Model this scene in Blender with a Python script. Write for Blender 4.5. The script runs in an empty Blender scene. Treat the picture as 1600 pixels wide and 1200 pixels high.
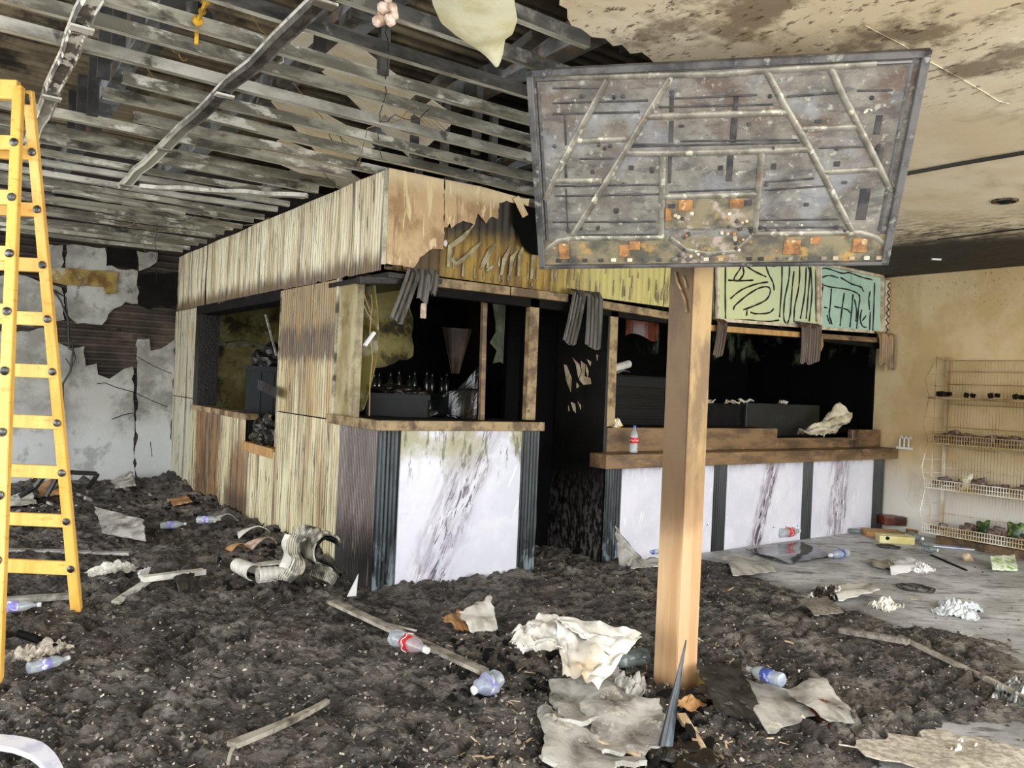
import bpy, bmesh, math, random
import numpy as np
from mathutils import Vector, Matrix, Euler, noise as mn
random.seed(7)
S = bpy.context.scene
COL = S.collection
PI = math.pi
# ------------------------------------------------------------------ camera
YAW, PIT, ROL, FPX, EYE = .6288, .0011, .0441, 1235.8, 1.5
cam_f = Vector((math.sin(YAW)*math.cos(PIT), math.cos(YAW)*math.cos(PIT), math.sin(PIT)))
_r0 = Vector((math.cos(YAW), -math.sin(YAW), 0)); _u0 = _r0.cross(cam_f)
cam_r = _r0*math.cos(ROL)+_u0*math.sin(ROL); cam_u = _u0*math.cos(ROL)-_r0*math.sin(ROL)
cd = bpy.data.cameras.new('camera'); cam = bpy.data.objects.new('camera', cd); COL.objects.link(cam)
cam.matrix_world = Matrix.Translation((0,0,EYE)) @ Matrix((cam_r, cam_u, -cam_f)).transposed().to_4x4()
cd.sensor_width = 36; cd.lens = 36*FPX/1600; cd.clip_start = .05; cd.clip_end = 200
S.camera = cam
def at(px, py, ax, v):
    """a measured photo point (1600x1200) set on the world plane ax = v"""
    r = cam_f+cam_r*((px-800)/FPX)+cam_u*((600-py)/FPX); i = 'xyz'.index(ax)
    return Vector((0,0,EYE))+r*((v-(0,0,EYE)[i])/r[i])
# ------------------------------------------------------------------ world, lights, exposure
W = bpy.data.worlds.new('world'); S.world = W; W.use_nodes = True
bg = W.node_tree.nodes['Background']; bg.inputs[0].default_value = (.93,.97,1,1); bg.inputs[1].default_value = 2.0
def area(name, loc, rot, sx, sy, e, col=(1,1,1)):
    l = bpy.data.lights.new(name, 'AREA'); l.shape = 'RECTANGLE'; l.size = sx; l.size_y = sy; l.energy = e; l.color = col
    o = bpy.data.objects.new(name, l); COL.objects.link(o); o.location = loc; o.rotation_euler = rot; return o
area('daylight_open_front', (3,-3.2,2.0), (PI/2+.12,0,0), 11, 3.2, 440, (1,.98,.95))
area('daylight_open_side', (-5.2,4.5,2.0), (PI/2,0,-PI/2), 11, 3.2, 400, (.97,.98,1))
VS = S.view_settings; VS.view_transform = 'Standard'; VS.look = 'None'; VS.gamma = 1; VS.exposure = 0.32
try: VS.use_curve_mapping = False
except Exception: pass
S.display_settings.display_device = 'sRGB'
# ------------------------------------------------------------------ materials
def lin(c): return tuple((x/12.92 if x <= .04045 else ((x+.055)/1.055)**2.4) for x in c)
def hexc(h): return lin(tuple(int(h[i:i+2],16)/255 for i in (0,2,4)))
class G:
    def __init__(s, name):
        s.m = bpy.data.materials.new(name); s.m.use_nodes = True; s.t = s.m.node_tree; s.b = s.t.nodes['Principled BSDF']
        s.tc = s.t.nodes.new('ShaderNodeTexCoord')
    def lk(s, a, b): s.t.links.new(a, b)
    def noise(s, sc=5, st=(1,1,1), rot=(0,0,0), det=9, dist=0, rgh=.64):
        mp = s.t.nodes.new('ShaderNodeMapping'); mp.inputs['Scale'].default_value = st; 
        if any(rot):
            m0 = s.t.nodes.new('ShaderNodeMapping'); m0.inputs['Rotation'].default_value = rot
            s.lk(s.tc.outputs['Object'], m0.inputs[0]); s.lk(m0.outputs[0], mp.inputs[0])
        else: s.lk(s.tc.outputs['Object'], mp.inputs[0])
        n = s.t.nodes.new('ShaderNodeTexNoise'); n.inputs['Scale'].default_value = sc; n.inputs['Detail'].default_value = det
        n.inputs['Roughness'].default_value = rgh; n.inputs['Distortion'].default_value = dist
        s.lk(mp.outputs[0], n.inputs['Vector']); return n.outputs[0]
    def mr(s, v, a, b, c=0, d=1, smooth=True):
        n = s.t.nodes.new('ShaderNodeMapRange'); n.interpolation_type = 'SMOOTHSTEP' if smooth else 'LINEAR'
        s.lk(v, n.inputs['Value'])
        for k, x in zip(('From Min','From Max','To Min','To Max'), (a,b,c,d)): n.inputs[k].default_value = x
        return n.outputs[0]
    def ma(s, op, a, b):
        n = s.t.nodes.new('ShaderNodeMath'); n.operation = op
        for i, x in enumerate((a,b)):
            if isinstance(x, (int,float)): n.inputs[i].default_value = x
            else: s.lk(x, n.inputs[i])
        return n.outputs[0]
    def mix(s, f, a, b):
        n = s.t.nodes.new('ShaderNodeMix'); n.data_type = 'RGBA'; 
        if isinstance(f,(int,float)): n.inputs[0].default_value = f
        else: s.lk(f, n.inputs[0])
        for i, x in ((6,a),(7,b)):
            if isinstance(x, tuple): n.inputs[i].default_value = (*x[:3],1)
            else: s.lk(x, n.inputs[i])
        return n.outputs[2]
    def dot(s, v):
        n = s.t.nodes.new('ShaderNodeVectorMath'); n.operation = 'DOT_PRODUCT'; n.inputs[1].default_value = v
        s.lk(s.tc.outputs['Object'], n.inputs[0]); return n.outputs['Value']
MATS = {}
def mat(name, c, c2=None, sc=6, st=(1,1,1), lo=.4, hi=.6, det=9, rough=.65, metal=0, bump=0, bsc=40, bst=(1,1,1), layers=(), spec=.5, alpha=1, trans=0, rot=(0,0,0), bdist=.01, r2=None, coat=0, brot=(0,0,0)):
    g = G(name); C = lambda x: hexc(x) if isinstance(x,str) else tuple(x)
    col = C(c)
    if c2 is not None: col = g.mix(g.mr(g.noise(sc,st,rot,det), lo, hi), C(c), C(c2))
    rg = None
    for L in layers:
        f = None
        if 'sc' in L: f = g.mr(g.noise(L['sc'], L.get('st',(1,1,1)), L.get('rot',(0,0,0)), L.get('det',9), L.get('dist',0)), L.get('lo',.45), L.get('hi',.6))
        for D in L.get('dots', ([dict(v=L['v'], r=L['r'])] if 'v' in L else [])):
            x = g.dot(D['v']); na = L.get('na',0)
            if na: x = g.ma('ADD', x, g.ma('MULTIPLY', g.ma('SUBTRACT', g.noise(L.get('nsc',3), L.get('nst',(1,1,1)), (0,0,0), 5), .5), na))
            r = D['r']; m = g.mr(x, r[0], r[1])
            if len(r) == 4: m = g.ma('MULTIPLY', m, g.mr(x, r[2], r[3], 1, 0))
            f = m if f is None else g.ma('MULTIPLY', f, m)
        if 'wave' in L:
            v_, per = L['wave']; x = g.ma('COSINE', g.ma('MULTIPLY', g.dot(v_), 2*PI/per), 0); m = g.mr(x, *L.get('wr',(.55,.95)))
            f = m if f is None else g.ma('MULTIPLY', f, m)
        a = L.get('amt',1)
        if f is None: f = a
        elif a != 1: f = g.mr(g.ma('MULTIPLY', f, a), 0, 1, 0, 1, False)
        col = g.mix(f, col, C(L['c']))
    if isinstance(col, tuple): g.b.inputs['Base Color'].default_value = (*col,1)
    else: g.lk(col, g.b.inputs['Base Color'])
    g.b.inputs['Roughness'].default_value = rough; g.b.inputs['Metallic'].default_value = metal
    if r2 is not None: g.lk(g.mr(g.noise(9), .4, .6, rough, r2), g.b.inputs['Roughness'])
    g.b.inputs['Specular IOR Level'].default_value = spec
    if trans: g.b.inputs['Transmission Weight'].default_value = trans
    if alpha < 1: g.b.inputs['Alpha'].default_value = alpha
    if coat: g.b.inputs['Coat Weight'].default_value = coat
    if bump:
        bn = g.t.nodes.new('ShaderNodeBump'); bn.inputs['Strength'].default_value = bump; bn.inputs['Distance'].default_value = bdist
        g.lk(g.noise(bsc,bst,brot), bn.inputs['Height']); g.lk(bn.outputs[0], g.b.inputs['Normal'])
    MATS[name] = g.m; return g.m
M = MATS
# ------------------------------------------------------------------ mesh helpers
def B(): return bmesh.new()
def hull(bm, vs, fs):
    v = [bm.verts.new(p) for p in vs]
    for f in fs:
        try: bm.faces.new([v[i] for i in f])
        except ValueError: pass
    return v
BOXF = ((0,1,3,2),(4,6,7,5),(0,4,5,1),(2,3,7,6),(0,2,6,4),(1,5,7,3))
def box(bm, a, b, bev=0, mtx=None):
    vs = [(x,y,z) for x in (a[0],b[0]) for y in (a[1],b[1]) for z in (a[2],b[2])]
    if mtx: vs = [mtx @ Vector(p) for p in vs]
    t = bmesh.new() if bev else bm
    v = hull(t, vs, BOXF)
    if bev:
        bmesh.ops.recalc_face_normals(t, faces=t.faces)
        bmesh.ops.bevel(t, geom=t.edges[:], offset=bev, segments=1, affect='EDGES')
        me = bpy.data.meshes.new('t'); t.to_mesh(me); bm.from_mesh(me); bpy.data.meshes.remove(me); t.free()
    return bm
def bar(bm, p, q, w, t, up=(0,0,1), bev=0, tw=1, tt=1):
    """a straight bar from p to q, w wide, t thick"""
    p, q = Vector(p), Vector(q); d = (q-p).normalized(); s = d.cross(Vector(up)).normalized(); u = s.cross(d)
    vs = [o+s*(w/2*a*(tw if o is q else 1))+u*(t/2*b*(tt if o is q else 1)) for o in (p,q) for a in (-1,1) for b in (-1,1)]
    tb = bmesh.new() if bev else bm
    hull(tb, vs, BOXF)
    if bev:
        bmesh.ops.recalc_face_normals(tb, faces=tb.faces); bmesh.ops.bevel(tb, geom=tb.edges[:], offset=bev, segments=1, affect='EDGES')
        me = bpy.data.meshes.new('t'); tb.to_mesh(me); bm.from_mesh(me); bpy.data.meshes.remove(me); tb.free()
    return bm
def tube(bm, pts, r, n=6, cap=True):
    pts = [Vector(p) for p in pts]; rings = []
    for i, p in enumerate(pts):
        d = (pts[min(i+1,len(pts)-1)]-pts[max(i-1,0)]).normalized()
        a = d.orthogonal().normalized() if i == 0 else (rings[-1][1]-d*d.dot(rings[-1][1])).normalized()
        b = d.cross(a); rr = r[i] if isinstance(r,(list,tuple)) else r
        rings.append(([bm.verts.new(p+(a*math.cos(k*2*PI/n)+b*math.sin(k*2*PI/n))*rr) for k in range(n)], a))
    for i in range(len(rings)-1):
        for k in range(n): bm.faces.new((rings[i][0][k], rings[i][0][(k+1)%n], rings[i+1][0][(k+1)%n], rings[i+1][0][k]))
    if cap: bm.faces.new(rings[0][0][::-1]); bm.faces.new(rings[-1][0])
    return bm
def lathe(bm, prof, n=16, mtx=Matrix(), squash=None):
    rings = []
    for r, z in prof:
        ring = []
        for k in range(n):
            p = Vector((r*math.cos(2*PI*k/n), r*math.sin(2*PI*k/n), z))
            if squash: p = squash(p)
            ring.append(bm.verts.new(mtx @ p))
        rings.append(ring)
    for i in range(len(rings)-1):
        for k in range(n): bm.faces.new((rings[i][k], rings[i][(k+1)%n], rings[i+1][(k+1)%n], rings[i+1][k]))
    bm.faces.new(rings[0][::-1]); bm.faces.new(rings[-1]); return bm
def sheet(bm, fn, nu, nv, th=.003):
    """a thick sheet over fn(u,v)"""
    P = [[Vector(fn(i/nu, j/nv)) for j in range(nv+1)] for i in range(nu+1)]
    def nrm(i,j):
        a = P[min(i+1,nu)][j]-P[max(i-1,0)][j]; b = P[i][min(j+1,nv)]-P[i][max(j-1,0)]; n = a.cross(b)
        return n.normalized() if n.length > 1e-12 else Vector((0,0,1))
    V = [[[bm.verts.new(P[i][j]+nrm(i,j)*s*th/2) for j in range(nv+1)] for i in range(nu+1)] for s in (1,-1)]
    for i in range(nu):
        for j in range(nv):
            bm.faces.new((V[0][i][j],V[0][i+1][j],V[0][i+1][j+1],V[0][i][j+1]))
            bm.faces.new((V[1][i][j],V[1][i][j+1],V[1][i+1][j+1],V[1][i+1][j]))
    for i in range(nu):
        for j in (0,nv): bm.faces.new((V[0][i][j],V[0][i+1][j],V[1][i+1][j],V[1][i][j]))
    for j in range(nv):
        for i in (0,nu): bm.faces.new((V[0][i][j],V[0][i][j+1],V[1][i][j+1],V[1][i][j]))
    return bm
def jag(pts, amp=.02, step=.06, seed=1, keep=()):
    """a ragged version of a 2-D outline; edges listed in keep stay straight"""
    rd = random.Random(seed); out = []
    for i, p in enumerate(pts):
        q = pts[(i+1)%len(pts)]; out.append(p)
        L = math.hypot(q[0]-p[0], q[1]-p[1]); n = int(L/step)
        if i in keep or n < 2: continue
        for k in range(1,n):
            t = (k+rd.uniform(-.3,.3))/n; nx, ny = (q[1]-p[1])/L, -(q[0]-p[0])/L; a = rd.uniform(-amp,amp)
            out.append((p[0]+(q[0]-p[0])*t+nx*a, p[1]+(q[1]-p[1])*t+ny*a))
    return out
def slab(bm, outline, to3, th):
    """outline (2-D) -> solid plate; to3 maps (a,b,offset) to 3-D"""
    t = bmesh.new(); vs = [t.verts.new((a,b,0)) for a,b in outline]
    f = t.faces.new(vs); r = bmesh.ops.triangulate(t, faces=[f])
    tris = [[v.index for v in ff.verts] for ff in t.faces] if False else None
    t.verts.index_update(); tris = [[v.index for v in ff.verts] for ff in t.faces]; t.free()
    F = [bm.verts.new(to3(a,b,0)) for a,b in outline]; K = [bm.verts.new(to3(a,b,th)) for a,b in outline]
    for a,b,c in tris: bm.faces.new((F[a],F[b],F[c])); bm.faces.new((K[c],K[b],K[a]))
    n = len(outline)
    for i in range(n): bm.faces.new((F[i],F[(i+1)%n],K[(i+1)%n],K[i]))
    return bm
def obj(name, bm, m, parent=None, smooth=False, mesh=None):
    if mesh is None:
        bmesh.ops.recalc_face_normals(bm, faces=bm.faces); mesh = bpy.data.meshes.new(name); bm.to_mesh(mesh); bm.free()
        mesh.materials.append(M[m] if isinstance(m,str) else m)
        if smooth:
            mesh.shade_smooth()
            mesh.set_sharp_from_angle(angle=math.radians(42 if smooth is True else smooth))
    o = bpy.data.objects.new(name, mesh); COL.objects.link(o)
    if parent is not None: o.parent = parent
    return o
def tag(o, label=None, cat=None, group=None, kind=None):
    for k, v in (('label',label),('category',cat),('group',group),('kind',kind)):
        if v: o[k] = v
    return o
def thing(name, label, cat, loc=(0,0,0), rz=0, group=None):
    o = bpy.data.objects.new(name, None); COL.objects.link(o); o.location = loc; o.rotation_euler = (0,0,rz); o.empty_display_size = .1
    return tag(o, label, cat, group)
def struct(name, bm, m, **k): return tag(obj(name, bm, m, **k), kind='structure')
def dup(root, loc, rot=None, label=None, scale=None):
    r = root.copy(); COL.objects.link(r); r.location = loc
    if rot is not None: r.rotation_euler = rot
    if scale: r.scale = scale
    if label: r['label'] = label
    for ch in root.children:
        c = ch.copy(); COL.objects.link(c); c.parent = r
        for g in ch.children:
            d = g.copy(); COL.objects.link(d); d.parent = c
    return r
def fnoise(x,y,z=0,sc=1): return mn.noise(Vector((x*sc,y*sc,z*sc)))
# numpy gradient noise for the ground
_rs = np.random.RandomState(3); _pm = _rs.permutation(1024); _gr = _rs.uniform(0,2*np.pi,1024)
def pn(x, y, s=0):
    x = np.asarray(x)+s*17.13; y = np.asarray(y)+s*9.71; xi = np.floor(x).astype(int); yi = np.floor(y).astype(int); xf, yf = x-xi, y-yi
    u = xf*xf*xf*(xf*(xf*6-15)+10); v = yf*yf*yf*(yf*(yf*6-15)+10)
    def g(i,j):
        a = _gr[_pm[(_pm[(xi+i)%1024]+yi+j)%1024]]; return np.cos(a)*(xf-i)+np.sin(a)*(yf-j)
    return (g(0,0)*(1-u)+g(1,0)*u)*(1-v)+(g(0,1)*(1-u)+g(1,1)*u)*v
def fbm(x, y, o=4, s=0):
    r = 0; a = 1
    for k in range(o): r = r+a*pn(x*2**k, y*2**k, s+k); a *= .5
    return r
def sstep(a, b, x): t = np.clip((x-a)/(b-a),0,1); return t*t*(3-2*t)
# ------------------------------------------------------------------ room constants (metres)
XK, YK, ZC, XR, YB = 2.49, 5.01, 2.97, 9.09, 10.9     # kiosk corner, ceiling height, right wall, back wall
# ------------------------------------------------------------------ palette
mat('concrete_floor', 'd2d4d6', 'a5a5a4', sc=2.2, lo=.35, hi=.62, rough=.5, r2=.75, bump=.4, bsc=60, layers=(
    dict(c='4a4641', sc=3.2, rot=(0,0,.63), st=(.8,3,1), lo=.53, hi=.66, amt=.8), dict(c='26231f', sc=8, rot=(0,0,.63), st=(.7,3.4,1), lo=.57, hi=.64, amt=.8),
    dict(c='d6d8da', sc=5, lo=.56, hi=.7, amt=.6), dict(c='35312c', sc=2, lo=.3, hi=.7, v=(1,0,0), r=(3.6,4.4,5.3,6.2), na=.8, amt=.75)))
mat('charred_debris', '3a342e', '91897f', sc=3.5, lo=.36, hi=.72, rough=.36, r2=.75, bump=1.0, bsc=30, bst=(.45,1.5,1), brot=(0,0,.63), bdist=.045, layers=(
    dict(c='15120f', sc=9, st=(.4,1.7,1), rot=(0,0,.63), lo=.53, hi=.6, amt=.85), dict(c='6f665a', sc=1.3, lo=.5, hi=.7, amt=.55), dict(c='1a1714', sc=14, st=(1,1.6,1), lo=.5, hi=.62, amt=.7),
    dict(c='a8a196', sc=30, st=(.5,1.6,1), rot=(0,0,.63), lo=.59, hi=.68, amt=.6), dict(c='b9b5ac', sc=120, lo=.67, hi=.72, amt=.6),
    dict(c='4a3c26', sc=1.7, lo=.58, hi=.7, amt=.5),
    dict(c='9b968d', sc=7, lo=.42, hi=.62, v=(.588,.809,0), r=(2.2,2.35,2.7,3.0), na=.8, amt=.55)))
mat('ceiling_plaster', 'e6d8bc', 'd9c6a4', sc=1.2, lo=.4, hi=.62, rough=.8, bump=.15, bsc=30, layers=(
    dict(c='9a835c', sc=1.1, st=(1,2.2,1), lo=.5, hi=.7, amt=.4, nsc=2),
    dict(c='5a4224', sc=2.6, lo=.5, hi=.62, v=(1,.6,0), r=(-9,-8,4.7,5.8), na=1.2, amt=.75),
    dict(c='4a3018', sc=26, st=(1,.5,1), lo=.56, hi=.64, v=(1,.6,0), r=(-9,-8,4.4,5.6), na=1.3, amt=.85),
    dict(c='eedfc4', sc=11, lo=.66, hi=.69, v=(1,.6,0), r=(-9,-8,4.6,6), amt=.9),
    dict(c='3a3020', v=(1,.35,0), r=(6.9,8.2), sc=16, st=(1,.5,1), lo=.42, hi=.6, na=1.1, nsc=1.3, amt=.85),
    dict(c='100d09', v=(1,.35,0), r=(8.0,8.75), na=1.0, nsc=1.6, amt=.97)))
mat('roof_metal', 'a39478', '6a5d49', sc=1.1, lo=.35, hi=.65, rough=.55, metal=.2, layers=(dict(c='15120f', sc=1.6, lo=.5, hi=.65, amt=.85), dict(c='0e0c0a', v=(1,0,0), r=(2.6,4.0), na=1, amt=.9),))
mat('grid_steel', 'a8a493', '6e6a5e', sc=5, st=(.5,2,1.5), lo=.42, hi=.58, rough=.42, metal=.35, layers=(
    dict(c='e6e3d8', sc=6, st=(.5,2,1), lo=.54, hi=.62, amt=.85), dict(c='1d1915', sc=4, st=(.5,2,1), lo=.56, hi=.64, amt=.75),
    dict(c='17130f', v=(1,0,0), r=(2.2,3.4), na=1.0, amt=.62), dict(c='a85a17', sc=3.1, st=(1,3,1), lo=.66, hi=.7, amt=.85)))
mat('grid_steel_dark', '5e5b55', '23201c', sc=4, st=(.4,2,1), lo=.38, hi=.62, rough=.45, metal=.35, layers=(dict(c='8c897e', sc=6, lo=.56, hi=.66, amt=.7), dict(c='a85a17', sc=2.7, lo=.63, hi=.68, amt=.85)))
mat('grid_steel_pale', 'd6d3c8', '8b887d', sc=4, st=(.4,2,1), lo=.42, hi=.66, rough=.4, metal=.2, layers=(dict(c='35302a', sc=6, lo=.57, hi=.66, amt=.8),))
mat('soot_black', '070606', '12100e', sc=5, rough=.8, spec=.2, layers=(dict(c='2b2723', sc=20, lo=.6, hi=.7, amt=.5),))
mat('rust_edge', '2a221b', '6a5c49', sc=30, lo=.45, hi=.6, rough=.8)
mat('back_plaster', 'b9b8b0', '8f8d84', sc=2.2, lo=.38, hi=.6, rough=.85, bump=.3, bsc=30, layers=(
    dict(c='5c5850', sc=7, lo=.52, hi=.66, v=(0,0,1), r=(1.7,2.4), na=.6, amt=.75), dict(c='cfd2d3', v=(0,0,1), r=(1.15,.5), na=.5, amt=.8),
    dict(c='6f6e68', sc=3, lo=.54, hi=.64, amt=.5)))
mat('back_substrate', '5a4d42', '2c2520', sc=1.6, lo=.35, hi=.65, rough=.6, layers=(dict(c='8a7765', sc=2.2, st=(1,1,1.6), lo=.55, hi=.7, amt=.6), dict(c='14110e', v=(0,0,1), r=(1.9,2.7), na=.8, amt=.6)))
mat('ochre_board', 'a08a4a', '6a4f22', sc=6, lo=.4, hi=.65, rough=.8, layers=(dict(c='b5b3a0', sc=8, lo=.5, hi=.6, v=(1,0,0), r=(1.65,1.0), na=.5, amt=.8),))
mat('right_wall_paint', 'd3bd92', 'c2a776', sc=1.4, lo=.4, hi=.62, rough=.75, bump=.08, layers=(
    dict(c='e6e4dc', v=(0,0,1), r=(1.05,.3), na=.25, nsc=2, amt=.92), dict(c='a8905e', sc=4, st=(1,1,.35), lo=.5, hi=.7, v=(0,1,0), r=(3.6,4.8), na=.7, amt=.45),
    dict(c='5a4525', sc=34, st=(1,1,.7), lo=.6, hi=.66, v=(0,0,1), r=(2.2,2.9), na=.5, amt=.75)))
# cream ribbed cladding of the kiosk's side: burn drips, soot over the hatch, brown scorch below it
YZ = (1,6,.5)
def cream(name, base, base2, ex=()):
    GA = .55 if 'upper' in name else .85
    GRV = dict(c='4a3a22', sc=5, st=(1,2,.5), lo=.38, hi=.6, wave=((0,1,0),.046), wr=(.3,.85), amt=GA)
    return mat(name, base, base2, sc=3, st=(1,2,.25), lo=.4, hi=.65, rough=.5, layers=tuple(ex)+(GRV,
    dict(c='2a1c0e', sc=9, st=(1,5,.35), lo=.59, hi=.64, amt=.88), dict(c='3a2a16', sc=3, st=(1,9,.12), lo=.57, hi=.61, amt=.8), dict(c='4a3418', sc=4, st=(1,7,.12), lo=.57, hi=.66, amt=.6)))
cream('cladding_upper', 'e2dabd', 'cabd99', (dict(c='4a2f14', v=(0,0,1), r=(2.46,2.30), na=.3, nsc=7, nst=(1,2.5,.4), amt=.88), dict(c='7b6335', sc=3, st=(1,3,.2), lo=.5, hi=.6, amt=.55)))
cream('cladding_middle', 'c9bd96', 'a08b5e', (
    dict(c='8a734c', dots=[dict(v=(0,0,1), r=(1.75,1.9)), dict(v=(0,1,0), r=(5.5,5.6,7,7.2))], na=.12, amt=.85), dict(c='3f2c17', dots=[dict(v=(0,0,1), r=(1.58,1.68,1.85,1.98)), dict(v=(0,1,0), r=(5.5,5.6,7,7.2))], na=.3, nsc=6, nst=(1,2.5,.6), amt=.9), dict(c='a8a896', v=(0,1,0), r=(9.4,9.9), na=.4, amt=.8), dict(c='a37b3d', sc=6, st=(1,4,.3), lo=.5, hi=.6, amt=.55)))
cream('cladding_lower', 'd3cca8', 'b3a880', (dict(c='6e4c28', v=(0,1,0), r=(8.5,8.8,9.5,9.8), na=.9, nsc=5, nst=(1,2.2,.25), amt=.88), dict(c='33200f', sc=5, st=(1,3,.3), lo=.5, hi=.58, v=(0,1,0), r=(8.4,8.9,9.6,10), na=.6, amt=.8), dict(c='74502a', dots=[dict(v=(0,1,0), r=(7.65,7.85,8.25,8.4)), dict(v=(0,0,1), r=(1.0,.6))], na=.5, nsc=5, nst=(1,2,.3), amt=.9),
    dict(c='2a1a0c', dots=[dict(v=(0,1,0), r=(7.6,7.8,8.4,8.5)), dict(v=(0,0,1), r=(.5,.2))], na=.3, amt=.8), dict(c='8c5a24', sc=2, st=(1,3,.2), lo=.5, hi=.6, amt=.5), dict(c='a9a99a', v=(0,1,0), r=(9.6,10.1), na=.3, amt=.75)))
mat('torn_sheet', 'd0b085', 'a6845a', sc=3, lo=.4, hi=.6, rough=.45, layers=(dict(c='f0dcae', sc=3.5, st=(4,1,.6), lo=.56, hi=.62, dist=1.2, amt=.8), dict(c='6f4f2b', sc=4, st=(3,1,.5), lo=.54, hi=.66, dist=.8, amt=.6), dict(c='efe0b5', v=(0,0,1), r=(2.82,2.94), na=.1, amt=.6)))
mat('fascia_board', '6a4a1c', 'a98a30', sc=3, st=(2,1,.5), lo=.38, hi=.62, rough=.5, layers=(dict(c='1a140e', v=(-.12,0,1), r=(2.10,2.30), na=.18, amt=.97), dict(c='c9c078', v=(1,0,0), r=(3.9,4.6), na=.4, amt=.85), dict(c='3a2814', v=(1,0,0), r=(3.1,2.85), na=.2, amt=.85), dict(c='3a2c18', sc=6, st=(3,1,.3), lo=.56, hi=.64, amt=.7)))
mat('fascia_drip', 'b5ab8a', '857a5c', sc=8, rough=.5)
mat('mint_panel', 'bfd0b2', 'c9cf9f', sc=1.6, st=(2,1,.4), lo=.42, hi=.6, rough=.45, layers=(dict(c='cfd39f', v=(1,0,0), r=(7.3,6.4), na=.8, amt=.75), dict(c='7ba890', sc=5, st=(4,1,.3), lo=.58, hi=.66, amt=.5)))
mat('mint_panel_green', 'b3d0bf', 'a2c5b4', sc=2, lo=.42, hi=.6, rough=.45, layers=(dict(c='5f8f7c', sc=4, st=(4,1,.3), lo=.6, hi=.68, amt=.5),))
mat('black_line', '15130f', rough=.5)
mat('sign_rim', 'd9cdb6', 'a9977c', sc=9, rough=.6)
mat('wood_new', 'bd9560', 'a67d48', sc=2.2, st=(6,6,.35), lo=.38, hi=.62, rough=.5)
mat('wood_post', 'cba981', 'bc9468', sc=2.5, st=(6,6,.3), lo=.4, hi=.6, rough=.42, layers=(
    dict(c='9d8250', v=(0,0,1), r=(.75,1.2), na=.25, amt=.85), dict(c='4f3413', sc=3, st=(2,2,.7), lo=.42, hi=.62, v=(0,0,1), r=(.7,1.2), na=.4, amt=.7), dict(c='4a300f', dots=[dict(v=(1,0,.0115), r=(2.992,2.984)), dict(v=(0,0,1), r=(.55,1.05))], na=0, amt=.8), dict(c='5a3c18', v=(0,0,1), r=(.78,.9,1.12,1.3), na=.3, amt=.35), dict(c='7a4a2a', v=(0,0,1), r=(.08,.04), na=.02, amt=.5)))
mat('wood_scorched', 'a08a64', '5f4b30', sc=5, st=(1.5,1.5,1.5), lo=.4, hi=.62, rough=.55, layers=(dict(c='2a1c0f', sc=8, lo=.58, hi=.68, amt=.75), dict(c='cdb283', sc=3, lo=.58, hi=.7, amt=.5)))
mat('wood_brown', '7f6546', '564330', sc=4, st=(.6,2,2), lo=.4, hi=.62, rough=.5, layers=(dict(c='1d140c', sc=3, st=(1,1,1), lo=.5, hi=.65, v=(1,0,0), r=(7.2,8.6), na=.8, amt=.85), dict(c='a58a62', sc=7, st=(.4,2,2), lo=.58, hi=.68, amt=.5)))
mat('ribbed_black', '2b3236', '414b50', sc=3, st=(2,2,.6), lo=.4, hi=.6, rough=.35, layers=(dict(c='060606', wave=((1,0,0),.031), wr=(-.2,.8), amt=.9),dict(c='0b0b0b', sc=4, st=(2,2,.5), lo=.5, hi=.6, amt=.7), dict(c='8b98a0', sc=14, st=(1,1,.35), lo=.48, hi=.58, v=(0,0,1), r=(.5,.0), na=.4, amt=.75)))
mat('ribbed_dark', '151a1b', '232a2b', sc=3, st=(2,2,.6), rough=.35, layers=(dict(c='030303', wave=((1,0,0),.031), wr=(-.2,.8), amt=.95),))
mat('ribbed_purple', '6b5c57', '8a7b74', sc=4, st=(2,2,.3), lo=.4, hi=.6, rough=.4, layers=(dict(c='0d0a09', wave=((0,1,0),.026), wr=(-.6,.5), amt=.95),dict(c='0c0b0b', v=(0,0,1), r=(.6,.2), na=.3, amt=.9), dict(c='9b9087', sc=30, st=(1,3,.1), lo=.6, hi=.66, amt=.6)))  # grooves painted dark so the ridges stay pale, like edges catching light
def marble(name, x0, slope, w, soot=False, strong=.8):
    rot = (0, -math.atan(slope), 0)
    d = (1,0,-slope)
    ls = [dict(c='9a919d', sc=5, st=(3.2,1,.8), rot=rot, lo=.38, hi=.62, dist=.6, v=d, r=(x0-w, x0-w*.5, x0+w*.5, x0+w), na=.1, nsc=6, amt=strong*.75),
          dict(c='4e444d', sc=7, st=(4,1,.7), rot=rot, lo=.52, hi=.6, dist=1.2, v=d, r=(x0-w*.5, x0-w*.2, x0+w*.5, x0+w*.8), na=.12, nsc=6, amt=strong),
          dict(c='efeef2', sc=6, st=(4,1,.6), rot=rot, lo=.6, hi=.66, amt=.8)]
    if soot: ls += [dict(c='8f8a55', sc=2.6, lo=.4, hi=.62, v=(0,0,1), r=(.72,1.1), na=.3, nst=(2,1,.6), amt=.85), dict(c='55512f', sc=9, st=(2.5,1,.5), lo=.55, hi=.62, v=(0,0,1), r=(.7,1.0), na=.2, amt=.8)]
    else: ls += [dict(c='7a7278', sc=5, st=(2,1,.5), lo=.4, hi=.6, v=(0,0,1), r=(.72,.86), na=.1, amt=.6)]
    return mat(name, 'dcdce6', 'cfd0dc', sc=2, rough=.3, layers=tuple(ls))
marble('marble_front', 2.83, .39, .26, True, .9)
marble('marble_plain', 4.2, .3, .1, False, .2)
marble('marble_veined', 6.65, .32, .14, False, 1.35)
marble('marble_veined_wide', 8.08, .06, .24, False, 1.3)
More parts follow.
